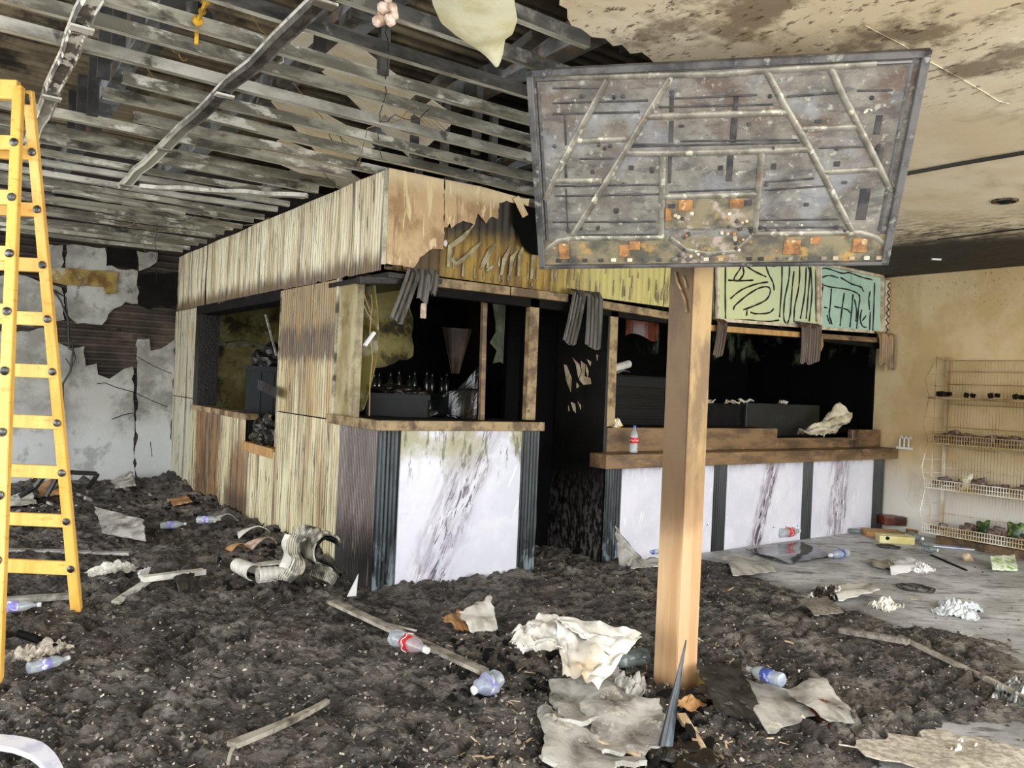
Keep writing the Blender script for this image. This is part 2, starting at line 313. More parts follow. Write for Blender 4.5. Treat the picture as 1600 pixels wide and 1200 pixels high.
mat('door_charred', '0a0908', '14120f', sc=5, rough=.5, layers=(dict(c='6c6a65', sc=34, st=(1,1,.4), lo=.46, hi=.6, v=(0,0,1), r=(.95,.1), na=.5, amt=.85),))
mat('cream_scrap', 'd8c6a6', 'ab9170', sc=9, rough=.6)
mat('inner_olive', 'b3a568', '84763c', sc=3, lo=.4, hi=.62, rough=.7, layers=(dict(c='1a1408', sc=3, lo=.5, hi=.6, amt=.8),dict(c='0a0806', v=(0,0,1), r=(1.75,1.45), na=.3, amt=1)))
mat('inner_black', '020202', '050505', sc=3, st=(2,2,.4), lo=.45, hi=.7, rough=.8, spec=.1, layers=(dict(c='7f8d74', sc=3, st=(2,1,.7), lo=.48, hi=.66, dots=[dict(v=(1,0,0), r=(6.8,7.3,9.5,9.8)), dict(v=(0,0,1), r=(1.9,2.1))], na=.4, amt=.6),))
mat('panel_ochre', '8f8058', 'b5ab88', sc=3, st=(2,2,.5), lo=.42, hi=.62, rough=.4, layers=(dict(c='5a4420', sc=4, lo=.5, hi=.64, amt=.6),))
mat('drape_grey', '5d5950', '38352f', sc=5, st=(4,4,.4), rough=.5, layers=(dict(c='8c887c', sc=20, st=(3,3,.2), lo=.58, hi=.66, amt=.5),))
mat('drape_brown', '5a4636', '34261b', sc=5, st=(6,6,.3), rough=.5, layers=(dict(c='a08764', sc=20, st=(3,3,.15), lo=.56, hi=.66, amt=.45),))
mat('drape_tan', 'a08356', '5e4526', sc=5, st=(6,6,.3), rough=.5)
mat('black_plastic', '0d0e0f', rough=.3)
mat('black_steel', '08090a', '040404', sc=8, rough=.5, spec=.25)
mat('grey_grille', '14191a', rough=.5, spec=.2)
mat('melted', '0c0b0b', '231c17', sc=24, rough=.35, bump=.6)
mat('chair_black', '1b1a1a', '3c3a38', sc=7, rough=.4)
mat('tv_plate', '8c887e', '68635c', sc=5, lo=.36, hi=.62, rough=.5, metal=.25, bump=.15, layers=(
    dict(c='5f4a3c', sc=2.6, st=(1,1.8,1), lo=.42, hi=.6, v=(.15,1,0), r=(.0,.25), na=.3, amt=.8), dict(c='4a4747', sc=8, st=(1,3,1), lo=.5, hi=.62, amt=.6), dict(c='9ca0a6', sc=3, lo=.5, hi=.64, amt=.45),
    dict(c='bdbcb0', sc=26, lo=.56, hi=.68, amt=.6), dict(c='e4e3d4', sc=14, st=(1,1,1), lo=.67, hi=.7, amt=.7),
    dict(c='b0712e', sc=6, lo=.5, hi=.6, v=(0,1,0), r=(-.31,-.35), na=.06, amt=.5)))
mat('tv_rib', '948f82', '6b665c', sc=9, lo=.4, hi=.62, rough=.45, metal=.4, layers=(dict(c='d8d4bd', sc=22, lo=.56, hi=.66, amt=.7), dict(c='7a5a38', sc=7, lo=.6, hi=.68, amt=.6)))
mat('tv_frame', '6e6c6a', '434143', sc=6, lo=.4, hi=.62, rough=.4, metal=.4, layers=(dict(c='b9b8ae', sc=12, st=(1,1,1), lo=.58, hi=.68, amt=.6),))
mat('tv_rust', 'a87848', '735133', sc=16, lo=.4, hi=.62, rough=.7, layers=(dict(c='d9cfae', sc=20, lo=.58, hi=.66, amt=.7),))
mat('tv_slot', '2b2a2c', '4a4644', sc=12, rough=.5)
mat('tv_tray', '8d8368', '5d5a50', sc=8, lo=.4, hi=.62, rough=.5, metal=.3, layers=(dict(c='c39a55', sc=9, lo=.56, hi=.66, amt=.7), dict(c='b9a9a0', sc=12, lo=.5, hi=.6, v=(1,0,0), r=(-.2,-.1,.1,.2), amt=.8)))
mat('ladder_yellow', 'f0c060', 'dfa646', sc=3, st=(3,3,.4), lo=.4, hi=.65, rough=.4, layers=(dict(c='c47a1c', sc=9, st=(1,1,4), lo=.58, hi=.66, amt=.5),))
mat('ladder_bolt', '2c2c2c', '6b6b68', sc=30, rough=.35, metal=.6)
mat('wire_cream', 'e4ded0', 'bda77c', sc=3, lo=.4, hi=.6, rough=.4, layers=(dict(c='8a6a35', v=(0,0,1), r=(.75,1.25), na=.25, amt=.85), dict(c='4a3820', sc=6, lo=.5, hi=.65, v=(0,0,1), r=(1.1,1.7), na=.3, amt=.7)))
mat('wire_back', 'b59f6c', '8a7040', sc=3, rough=.45, layers=(dict(c='e6e1d3', v=(0,0,1), r=(.7,.3), na=.2, amt=.85),))
mat('white_cloth', 'dedbd3', 'b9b2a3', sc=4, lo=.42, hi=.66, rough=.75, layers=(dict(c='b3935c', sc=3.5, lo=.58, hi=.68, amt=.55), dict(c='1d1a17', sc=16, lo=.71, hi=.73, amt=.8), dict(c='8f877b', sc=6, lo=.55, hi=.7, amt=.5)))
mat('paper_pale', 'd9d6cc', 'a39d90', sc=6, lo=.44, hi=.66, rough=.7, layers=(dict(c='3a342d', sc=8, lo=.6, hi=.68, amt=.7),))
mat('slate_pale', 'b3b0a8', '7c776f', sc=5, lo=.4, hi=.62, rough=.6, bump=.5, bsc=40, layers=(dict(c='2a2723', sc=6, lo=.58, hi=.64, amt=.75), dict(c='d8d0c0', sc=13, lo=.57, hi=.66, amt=.6)))
mat('char_sheet', '35322e', '14120f', sc=10, lo=.4, hi=.6, rough=.5, bump=.4, layers=(dict(c='8a8984', sc=24, lo=.6, hi=.68, amt=.5),))
mat('shiny_black', '4a4a45', '1a1d1e', sc=2, lo=.4, hi=.6, rough=.12)
mat('old_lath', 'a9a294', '6a6256', sc=8, st=(1,1,1), lo=.4, hi=.62, rough=.7, layers=(dict(c='2c2620', sc=14, lo=.57, hi=.64, amt=.7),))
mat('bottle_clear', 'dfe9ec', 'b9c6cc', sc=10, rough=.15, trans=.55, alpha=.85, spec=.7)
mat('bottle_smoky', '6d7a78', 'aab8b6', sc=6, rough=.15, trans=.5, alpha=.88, spec=.7)
mat('label_violet', '8d86c9', 'e3e2ef', sc=14, lo=.5, hi=.54, rough=.5)
mat('label_blue', '3c4f9a', 'aab6dc', sc=16, lo=.52, hi=.57, rough=.5)
mat('label_red', 'c9242a', rough=.5)
mat('label_script', 'f0e9e4', rough=.5)
mat('cap_white', 'dcdcdc', rough=.5)
mat('cap_green', '1ea75a', rough=.4)
mat('cap_blue', '4466b8', rough=.4)
mat('white_rib', 'e6e2d8', 'bab6ab', sc=5, rough=.5, layers=(dict(c='4a463f', sc=6, lo=.6, hi=.68, amt=.7),))
mat('cream_rib', 'cfc8b0', '8f8a76', sc=5, rough=.5, layers=(dict(c='23211e', sc=5, lo=.55, hi=.63, amt=.8),))
mat('cardboard', 'b98d5c', '8a6238', sc=5, rough=.8)
mat('box_yellow', 'd8cf98', 'bdb173', sc=5, rough=.7)
mat('blue_film', '9bb0cf', 'c9d3e2', sc=5, rough=.3)
mat('green_pack', '26452c', '7a8a3a', sc=20, lo=.52, hi=.58, rough=.35, layers=(dict(c='c9a93a', sc=26, lo=.6, hi=.64, amt=.9),))
mat('yellow_pack', 'e8e4d8', 'd9b93a', sc=30, lo=.52, hi=.56, rough=.4)
mat('dark_pack', '3a2523', '6d5a50', sc=40, lo=.45, hi=.55, rough=.35, layers=(dict(c='c9c1b6', sc=60, lo=.6, hi=.66, amt=.8),))
mat('lime_pack', 'e6eddb', '9cc45a', sc=22, lo=.5, hi=.56, rough=.5)
mat('wire_dark', '2b2824', rough=.5)
mat('wire_tan', '9a7f4c', rough=.5)
mat('yellow_foam', 'd8a62c', '8b6a1c', sc=20, rough=.9)
mat('pink_foam', 'd6bfae', 'a08672', sc=20, rough=.9)
mat('ash_grey', '968f84', '69625a', sc=30, rough=.85)
mat('ash_pale', 'cdc5b5', '9a9082', sc=30, rough=.8)
mat('brown_flake', '5d5146', '3a322b', sc=30, rough=.7)
mat('charcoal', '28241f', '474039', sc=20, rough=.45)
mat('glass_dark', '20261f', rough=.08, spec=.8)
mat('leather_red', '6a2f1c', '3a1a10', sc=5, rough=.4)
# ================================================================== SETTING
# ground outside the open shopfront, and the concrete slab
bm = B(); hull(bm, [(-25,-25,-.06),(30,-25,-.06),(30,30,-.06),(-25,30,-.06)], [(0,1,2,3)])
struct('floor_outside', bm, mat('yard_concrete','a8a69f',rough=.9))
bm = B(); box(bm, (-4.5,-1.2,-.05), (XR+.1,YB+.1,0)); struct('floor', bm, 'concrete_floor')
# ---- charred debris layer: a real height field, finer towards the viewer
NA, NR = 760, 520
ang = np.linspace(YAW-.72, YAW+.68, NA); rad = 1.9*np.exp(np.linspace(0, math.log(14.5/1.9), NR))
AA, RR = np.meshgrid(ang, rad); GX, GY = RR*np.sin(AA), RR*np.cos(AA)
def ground(x, y, fine=True):
    """height of the debris over the slab"""
    x = np.asarray(x,float); y = np.asarray(y,float)
    u = x*cam_r.x+y*cam_r.y; v = x*cam_f.x+y*cam_f.y
    wx = fbm(x*.7,y*.7,3,5)
    edge = x-5.35-.25*np.maximum(0,3.2-y)*-1.0*0+.55*wx+.35*fbm(x*2.5,y*2.5,3,8)     # pale slab to the right
    edge = edge + np.where(y<2.2,(2.2-y)*.9,0)
    thick = .052*(1-sstep(-.7,.25,edge))+.006
    thin = (1-sstep(.25,.5,np.hypot((x-2.45)/1.0,(y-2.25)/.75)))*.6 + (1-sstep(.5,1.0,np.hypot((x-3.6)/.9,(y-1.55)/.35)))
    thick = thick*(1-.95*np.clip(thin,0,1))
    ax, ay = u*2.9+v*.8+wx*1.2, v*7.5-u*1.1+fbm(x*1.6,y*1.6,2,11)*2.4
    rid = np.minimum(np.abs(fbm(ax,ay,3,2))*2.6,.75)
    amp = np.clip(thick/.05,0,1)
    h = thick+amp*(.053*(rid-.40)+.035*fbm(x*1.1,y*1.1,3,20)+.022*fbm(x*8,y*8,2,31))
    if fine: h = h+amp*(.034*np.abs(fbm(u*8+v*2,v*19-u*2,3,41))-.008+.011*fbm(x*38,y*38,2,51))
    h = h-.012+.012*fbm(x*3.5,y*4.5,4,61)*(1-amp)-.006*(1-amp)
    # drifts of debris against the kiosk, the back wall and the post foot
    dk = np.where((y>5.2)&(x<XK), np.exp(-((XK-x)/.38)**2), 0)*sstep(5.2,5.9,y)
    h = h+dk*(.07+.06*fbm(x*3,y*3,3,71))
    h = h+np.exp(-((YB-y)/.6)**2)*(.06+.07*fbm(x*4,y*4,3,81))*(x<XK)
    h = h+np.exp(-((y-4.83)/.12)**2)*(x>2.4)*(x<4.8)*(.02+.05*fbm(x*5,y*5,2,91))
    h = h+np.exp(-(np.hypot(x-2.72,y-2.4)/.22)**2)*(.03+.06*fbm(x*9,y*9,3,95))
    return h
def gz(x, y): g_ = float(ground(x, y, False)); return max(0.0, g_+(.010 if g_ > .012 else 0))
def onfloor(px, py, lift=0):
    p = at(px,py,'z',.03); 
    for _ in range(3): p = at(px,py,'z',gz(p.x,p.y)+lift)
    return p
GZ = ground(GX, GY)
inside = (GX<XR-.01)&(GY<YB-.01)&~((GX>XK+.03)&(GY>YK+.02)&((GX<3.85)|(GX>4.62)))
idx = np.arange(NA*NR).reshape(NR,NA)
q = np.stack([idx[:-1,:-1],idx[:-1,1:],idx[1:,1:],idx[1:,:-1]],-1)
ok = inside[:-1,:-1]&inside[:-1,1:]&inside[1:,1:]&inside[1:,:-1]
top = np.maximum(np.maximum(GZ[:-1,:-1],GZ[:-1,1:]),np.maximum(GZ[1:,1:],GZ[1:,:-1])) > -.004
q = q[ok&top]
used, inv = np.unique(q, return_inverse=True)
co = np.stack([GX,GY,GZ],-1).reshape(-1,3)[used].astype(np.float32); q = inv.reshape(-1,4)[:, ::-1]
me = bpy.data.meshes.new('debris_layer'); me.vertices.add(len(co)); me.vertices.foreach_set('co', co.ravel())
me.loops.add(q.size); me.loops.foreach_set('vertex_index', q.ravel().astype(np.int32))
me.polygons.add(len(q)); me.polygons.foreach_set('loop_start', (np.arange(len(q))*4).astype(np.int32)); me.polygons.foreach_set('loop_total', np.full(len(q),4,np.int32))
me.update(calc_edges=True); me.validate(); me.shade_smooth(); me.materials.append(M['charred_debris'])
o = bpy.data.objects.new('charred_debris', me); COL.objects.link(o)
tag(o, 'dark brown layer of charred, wet debris covering the floor', 'debris', kind='stuff')
# ---- walls
bm = B(); box(bm, (XR,-1.2,0), (XR+.15,YB+.1,4.6)); struct('wall_right', bm, 'right_wall_paint')
# back wall: dark sheet substrate with the plaster still clinging in separate ragged pieces
bm = B()
def backw(u,v): x = -4.5+u*(XK+.05+4.5); return (x, YB+.012*math.sin(v*4.4/.055*2*PI*.5), v*3.4)
sheet(bm, backw, 14, 240, .02); box(bm,(-4.5,YB+.03,0),(XR,YB+.15,4.6)); wb = struct('wall_back', bm, 'back_substrate')
def backpiece(name, m, pts, amp=.02, off=-.055, th=.035, seed=1):
    bm = B(); o2 = [(at(px,py,'y',YB).x, at(px,py,'y',YB).z) for px,py in pts]
    slab(bm, jag(o2,amp,.07,seed), lambda a,b,t: (a, YB+off-t+th, max(b,0)), th); return obj(name, bm, m, wb)
backpiece('plaster_panel','back_plaster',[(-60,510),(20,520),(66,512),(80,535),(112,545),(131,541),(133,572),(150,568),(152,585),(170,592),(184,583),(206,573),(210,640),(208,775),(-60,790)],seed=2)
backpiece('plaster_panel','back_plaster',[(214,530),(232,530),(234,548),(250,545),(271,531),(268,640),(262,770),(211,775),(213,575)],off=-.062,seed=3)
backpiece('plaster_panel','back_plaster',[(103,384),(163,388),(165,416),(214,424),(214,475),(195,472),(178,482),(158,508),(120,506),(104,492)],seed=4)
backpiece('plaster_panel','back_plaster',[(60,380),(98,383),(99,410),(92,425),(60,420)],seed=5)
backpiece('plaster_panel','back_plaster',[(212,393),(245,396),(244,410),(232,418),(216,424)],seed=6)
backpiece('plaster_panel','back_plaster',[(-60,440),(30,430),(60,440),(95,450),(100,500),(60,508),(-60,505)],seed=7)
backpiece('ochre_board','ochre_board',[(70,418),(182,426),(180,458),(164,460),(160,449),(100,446),(72,440)],amp=.008,off=-.09,th=.03,seed=8)
bm = B()
for pts in ([(152,600),(165,598),(180,605),(208,612),(235,625),(262,636)],[(212,555),(240,572),(270,584)],[(209,645),(195,648),(176,655)],[(210,575),(209,640),(213,680)],[(236,690),(237,714)]):
    tube(bm, [at(x+random.uniform(-2,2),y,'y',YB-.058) for x,y in pts], .006, 4)
obj('crack', bm, 'soot_black', wb)
bm = B(); tube(bm, [at(x,y,'y',YB-.1) for x,y in ((82,452),(95,470),(106,500),(108,545),(114,548),(110,580),(98,600),(100,700),(97,760))], .012, 5)
tube(bm, [at(x,y,'y',YB-.1) for x,y in ((82,452),(103,465),(108,520),(118,560),(112,575),(103,560))], .008, 5)
tag(obj('cable', bm, 'wire_dark'), 'loose dark cable hanging down the peeled grey back wall', 'cable')
bm = B(); tube(bm, [at(x,y,'y',YB-.12) for x,y in ((90,508),(150,512),(220,518),(262,524))], .01, 5)
tag(obj('conduit', bm, 'grid_steel_dark'), 'thin horizontal conduit across the peeled back wall', 'pipe')
# ---- roof sheets, purlins
bm = B()
RZ = 4.15
def roofz(y): return RZ+.03*(y-5)*0
for k in range(9):
    y0 = 0.6+k*1.18
    b2 = B(); n = 34
    def rf(u,v,y0=y0,k=k): y = y0+u*1.2; return (-4.6+v*13.8, y, RZ+.012*(k%2)+.018*math.sin(u*n/2*PI)+(.10 if k in (3,) else 0)*v)
    sheet(b2, rf, n*3, 2, .004)
    if k == 0: roof = struct('roof', b2, 'roof_metal')
    else: obj('roof_sheet', b2, 'roof_metal', roof)
bm = B(); box(bm,(-4.7,-1.3,RZ+.15),(XR+.2,YB+.2,RZ+.3)); obj('roof_cover', bm, 'soot_black', roof)
mat('flange_bounce','cbc8b8','8f8b7c',sc=6,st=(.5,2,1),lo=.42,hi=.6,rough=.45,layers=(dict(c='2a2622',sc=4,st=(.5,2,1),lo=.58,hi=.66,amt=.7),dict(c='2a2724',v=(1,0,0),r=(2.6,4.2),na=1.0,amt=.6)))  # pale colour standing in for light bounced up from below
grid = thing('ceiling_grid', 'burnt steel ceiling framework of channels under the bare roof', 'ceiling frame')
def cchan(p, q, w, h, m, name='channel', flip=1, sag=0, twist=0):
    """open C section from p to q: web on the side, flanges top and bottom"""
    p, q = Vector(p), Vector(q); d = (q-p).normalized(); s = Vector((0,0,1)).cross(d).normalized()*flip; u = Vector((0,0,1))
    pr = [(w,-h/2+.012),(w,-h/2),(0,-h/2),(0,h/2),(w,h/2),(w,h/2-.012)]; t = .003
    n = 8; bm = B(); rows = []
    for i in range(n+1):
        f = i/n; c = p.lerp(q,f)-Vector((0,0,sag*4*f*(1-f)))+Vector((0,0,.006*math.sin(i*2.3+p.y*9))); a = twist*(f-.5)+.04*math.sin(i*1.7+p.x+p.y*5)
        ca, sa = math.cos(a), math.sin(a)
        rows.append([bm.verts.new(c+s*(x*ca-z*sa)+u*(x*sa+z*ca)) for x,z in pr])
    for i in range(n):
        for k in range(5): bm.faces.new((rows[i][k],rows[i][k+1],rows[i+1][k+1],rows[i+1][k]))
    o = obj(name, bm, m, grid)
    b3 = B(); R3 = []  # extra strip under the flange, painted pale as if lit from below
    for i in range(n+1):
        f = i/n; c = p.lerp(q,f)-Vector((0,0,sag*4*f*(1-f)))+Vector((0,0,.006*math.sin(i*2.3+p.y*9)-h/2-.002)); R3.append([b3.verts.new(c+s*x) for x in (-.002,w)])
    for i in range(n): b3.faces.new((R3[i][0],R3[i][1],R3[i+1][1],R3[i+1][0]))
    obj('bounce_strip', b3, 'flange_bounce', o); return o
random.seed(11)
ys = [2.62,2.92,3.25,3.57,3.89,4.2,4.52,4.86,5.2,5.52,5.85,6.18,6.5,6.83,7.15,7.5,7.8,8.15,8.45,8.8,9.15,9.5,9.85,10.2,10.6]
for i, y in enumerate(ys):
    x1 = 2.6 if y < 2.7 else (3.6 if y < 3.3 else (5.6 if y < 5 else 3.0)); x0 = -4.4
    if y < 2.7: x1 = 2.25
    m = 'grid_steel_pale' if i in (5,13,14) else ('grid_steel_dark' if i in (0,1,2) else 'grid_steel')
    dz = random.uniform(-.012,.012)+.04
    if y > 5.0: x1 = XK+1.9 if i == 8 else XK-.03
    if i in (6,): x0 = .72
    if i in (7,8): x0 = .68 if i == 7 else .9
    cchan((x0,y,ZC+dz),(x1,y+random.uniform(-.03,.03),ZC+dz+random.uniform(-.01,.015)), .036, .058 if y<6.5 else .044, m, flip=1, sag=random.uniform(0,.03) if y > 6 else .004, twist=random.uniform(-.3,.3))
for y in (5.6,6.9): cchan((3.6,y,ZC+.3),(9,y,ZC+.3),.042,.05,'grid_steel_dark')
# fallen/loose channels
cchan(at(218,290,'z',2.9), at(480,305,'z',2.9), .05,.03,'grid_steel_pale','loose_channel')
cchan(at(85,296,'z',2.93), at(290,333,'z',2.93), .07,.02,'grid_steel_pale','loose_channel')
cchan(at(58,208,'z',2.98), at(104,222,'z',2.98), .05,.05,'grid_steel_pale','loose_channel')
# carriers running the other way, below the channels; bright folded lips on a mottled web
mat('carrier_web','5b5750','2a2622',sc=7,st=(2,1,1),lo=.4,hi=.6,rough=.5,layers=(dict(c='dcd8cc',sc=9,st=(2,1,1),lo=.5,hi=.56,v=(1,0,0),r=(.9,.6),amt=.9),dict(c='c9c5b4',v=(0,1,0),r=(4.6,5.6),na=.8,amt=.8)))
mat('purlin_blue','8f979c','5d5a55',sc=3,st=(1,.6,1),lo=.4,hi=.6,rough=.5,layers=(dict(c='9a6a3c',sc=4,lo=.55,hi=.64,amt=.7),dict(c='24211e',sc=3,lo=.5,hi=.6,amt=.7)))
for x, ya, yb, m in ((1.14,2.4,6.95,'grid_steel'),(.44,2.3,6.1,'grid_steel_pale'),(-1.1,2.3,9,'grid_steel')):
    n = 14; rows = []; bm = B()
    for i in range(n+1):
        y = ya+(yb-ya)*i/n; dx = .006*math.sin(i*1.9+x); dzz = .006*math.sin(i*2.7)
        rows.append([bm.verts.new((x+dx+a,y,ZC-.035+dzz+b)) for a,b in ((-.04,.02),(-.028,-.018),(-.022,-.012),(.022,-.012),(.028,-.018),(.04,.02))])
    for i in range(n):
        for k in range(5): bm.faces.new((rows[i][k],rows[i][k+1],rows[i+1][k+1],rows[i+1][k]))
    c = obj('carrier_channel', bm, 'carrier_web', grid)
    for s_ in (-1,1):
        b2 = B(); tube(b2, [(x+.036*s_+.006*math.sin(i*1.9+x),ya+(yb-ya)*i/n,ZC-.024+.006*math.sin(i*2.7)) for i in range(n+1)], .008, 5); obj('folded_lip', b2, 'grid_steel_pale', c)
    for i in range(n):
        y = ya+(yb-ya)*(i+.5)/n
        if i % 4 == 1:
            b2 = B(); box(b2,(x-.045,y-.03,ZC-.06),(x+.045,y+.03,ZC-.05)); obj('splice_plate', b2, m, c)
# beams high under the roof, brackets and hangers
for x in (.95,1.82,2.9,4.2,-.3): 
    bm = B(); box(bm,(x-.05,1.5,3.45),(x+.05,10.8,3.6)); box(bm,(x-.07,1.5,3.44),(x+.07,10.8,3.455)); obj('purlin', bm, 'purlin_blue', grid)
for k,(px,py,h) in enumerate(((215,5,.3),(185,40,.32),(162,80,.3),(145,140,.25),(126,175,.22),(112,190,.2),(78,230,.2))):
    p = at(px,py+25,'z',3.08); bm = B(); box(bm,(p.x-.03,p.y-.015,3.02),(p.x+.03,p.y+.02,3.08+h*1.6)); obj('hanger', bm, 'chair_black', grid)
for px,py in ((648,210),(695,225),(745,205),(770,240),(655,250),(600,70),(500,60),(700,330)):
    p = at(px,py,'z',3.15); bm = B(); box(bm,(p.x-.025,p.y-.02,3.0),(p.x+.025,p.y+.02,3.5)); obj('hanger', bm, 'grid_steel_dark', grid)
for a,b in (((690,320),(830,225)),((560,20),(400,165)),((780,100),(860,40)),((640,170),(700,120)),((360,60),(300,10)),((205,135),(260,40))):
    pa, pb = at(*a,'z',3.2), at(*b,'z',3.2); bm = B(); bar(bm, pa, pb, .06, .05); obj('brace', bm, 'grid_steel_dark' , grid)
# pale roof sheets slid down between the beams
def fallen(name, quad, z, seed, n=40):
    P = [at(px,py,'z',zz) for (px,py),zz in zip(quad,z)]
    bm = B()
    def f(u,v): 
        p = (P[0].lerp(P[1],u)).lerp(P[3].lerp(P[2],u),v); return p+Vector((0,0,.0035*math.sin(u*n*PI)+.05*math.sin(u*2.6+seed)*math.sin(v*3+seed)))
    sheet(bm, f, n*3, 10, .003); return tag(obj('roof_sheet_fallen', bm, 'sheet_cream'), name, 'roof sheet')
mat('sheet_cream','fff6e0','efdfbc',sc=2,lo=.42,hi=.62,rough=.5,layers=(dict(c='6a5538',sc=2.4,lo=.6,hi=.7,amt=.6),))
fallen('cream corrugated roof sheet slid down between the beams, biggest', ((432,62),(552,58),(716,188),(640,240)), (3.42,3.42,3.25,3.2), 1)
fallen('cream sheet drooping beside the kiosk corner, lower of the two', ((395,140),(450,130),(585,240),(530,262)), (3.25,3.25,3.1,3.1), 2)
fallen('narrow cream sheet edge lying over the channels left of the big one', ((398,240),(440,215),(575,290),(545,300)), (3.2,3.2,3.08,3.08), 3, 24)
# wires dangling out of the ceiling
random.seed(5)
wires = thing('dangling_wires','thin burnt wires looping down from the steel ceiling grid','wires')
def wire(pts, z, m='wire_tan', r=.003):
    bm = B(); P = [at(px,py,'z',zz) for (px,py),zz in zip(pts, z if isinstance(z,(list,tuple)) else [z]*len(pts))]
    Q = []
    for i in range(len(P)-1):
        for k in range(4): Q.append(P[i].lerp(P[i+1],k/4)+Vector((random.uniform(-.008,.008),random.uniform(-.008,.008),-.02*math.sin(k/4*PI))))
    Q.append(P[-1]); tube(bm, Q, r, 4); obj('wire', bm, m, wires)
for w in (([(605,0),(604,60),(606,110),(598,160),(592,210),(598,250)],3.0,'wire_dark'), ([(640,165),(620,190),(600,180),(575,200),(565,240),(558,262)],3.0), ([(670,170),(650,185),(618,178),(590,190)],3.0,'wire_dark'),
    ([(310,340),(340,345),(380,352),(420,340)],2.92), ([(190,340),(240,362),(300,350),(330,372),(360,352)],2.92), ([(240,330),(280,345),(310,332),(345,343)],2.92,'wire_dark'),
    ([(392,22),(418,55),(440,80)],3.05), ([(260,60),(280,85),(292,92)],3.05), ([(325,150),(345,175)],3.05), ([(225,100),(250,125)],3.05),
    ([(444,60),(443,80),(438,100)],3.0,'label_script'), ([(222,355),(224,380),(226,395)],2.9), ([(245,350),(243,385),(247,415),(240,460)],2.6,'wire_dark'),
    ([(505,270),(530,292),(560,300)],2.98,'wire_dark'), ([(460,130),(500,180),(545,225)],3.1), ([(516,205),(520,222)],3.05,'wire_dark'), ([(530,205),(540,228)],3.05,'wire_dark'),([(150,330),(190,352),(215,345),(230,360)],2.92)):
    wire(*w)
bm = B(); p = at(603,22,'z',2.9)
for k in range(9):
    a = p+Vector((random.uniform(-.03,.03),random.uniform(-.03,.03),random.uniform(-.045,.045))); bmesh.ops.create_icosphere(bm, subdivisions=1, radius=random.uniform(.018,.03), matrix=Matrix.Translation(a))
tag(obj('foam_blob', bm, 'pink_foam', smooth=True), 'pale pinkish lump hanging on a wire at the top of the grid', 'foam lump')
bm = B(); P = [at(px,py,'z',2.98) for px,py in ((322,2),(316,18),(309,32),(308,44))]
for a,r in zip(P,(.02,.018,.026,.012)): bmesh.ops.create_icosphere(bm, subdivisions=1, radius=r, matrix=Matrix.Translation(a))
tube(bm, P+[P[-1]-Vector((0,0,.07))], .009, 5); tag(obj('foam_drip', bm, 'yellow_foam'), 'yellow drip of melted foam hanging from a channel', 'foam drip')
# ---- intact plaster ceiling, right part, ragged at the burnt edge
edge = [(at(px,py,'z',ZC).x, at(px,py,'z',ZC).y) for px,py in ((870,-60),(874,8),(886,14),(893,40),(908,45),(925,58),(945,60),(958,72),(972,70),(985,84),(1003,82),(1020,96))]
outl = [(1.2,-1.3)]+[(1.3,1.6)]+edge+[(2.9,2.75),(3.9,3.1),(4.95,3.4),(5.6,4.1),(5.9,YK),(XR,YK),(XR,-1.3)]
bm = B(); slab(bm, jag(outl,.02,.05,4,keep=(len(outl)-1,len(outl)-2,len(outl)-3,0)), lambda a,b,t: (a,b,ZC+t), .018); ceil = struct('ceiling', bm, 'ceiling_plaster')
bm = B(); box(bm,(5.2,YK,ZC),(XR,YB,ZC+.02)); obj('ceiling_part', bm, 'soot_black', ceil)
# frame lining above the plaster edge (dark joists)
for k in range(4):
    bm = B(); box(bm,(2.4+k*.55,-1,ZC+.02),(2.45+k*.55,4.2 if k>1 else 2.6,ZC+.12)); obj('joist', bm, 'soot_black', ceil)
bm = B()
P = [(672,-40),(676,6),(690,34),(715,55),(745,70),(768,76),(785,81),(788,60),(800,52),(808,30),(804,5),(800,-40)]
def flap(u,v):
    i = v*(len(P)//2-1); a = int(min(i,len(P)//2-2)); f = i-a
    L = at(*P[a],'z',ZC-.02).lerp(at(*P[a+1],'z',ZC-.02),f); R = at(*P[-1-a],'z',ZC-.02).lerp(at(*P[-2-a],'z',ZC-.02),f)
    p = L.lerp(R,u); return p+Vector((0,0,-.05*math.sin(u*PI)*(.3+v)+.01*mn.noise(p*6)))
sheet(bm, flap, 14, 24, .008); tag(obj('hanging_ceiling_board', bm, mat('board_lemon','f1edcc','dfd6a8',sc=5,rough=.6), smooth=True), 'pale lemon piece of ceiling board hanging from the burnt grid above', 'ceiling board')
# seam, downlight and strip in the ceiling
bm = B(); tube(bm, [at(1380,278,'z',ZC-.012), at(1425,270,'z',ZC-.012), at(1500,256,'z',ZC-.012), at(1640,232,'z',ZC-.012)], .012, 5)
obj('seam_strip', bm, 'black_line', ceil)
bm = B(); tube(bm, [at(1465,374,'z',ZC-.004), at(1530,366,'z',ZC-.004), at(1640,352,'z',ZC-.004)], .01, 4); obj('seam_strip', bm, 'black_line', ceil)
bm = B(); tube(bm, [at(px,py,'z',ZC-.003) for px,py in ((1352,40),(1380,55),(1410,70),(1450,95),(1500,122),(1540,145),(1560,158),(1576,162))], .0022, 4)
obj('crack', bm, 'ceiling_plaster', ceil)
p = at(1570,313,'z',ZC); bm = B(); lathe(bm, [(.085,.0),(.085,-.012),(.07,-.016),(.062,-.006),(.06,.03),(.0,.03)][:5], 20, Matrix.Translation((p.x,p.y,ZC)))
t = thing('downlight','round burnt downlight recessed in the beige ceiling at the right','light',(p.x,p.y,ZC)); o = obj('trim_ring', bm, 'rust_edge', t, smooth=True); o.matrix_parent_inverse = Matrix.Translation((-p.x,-p.y,-ZC))
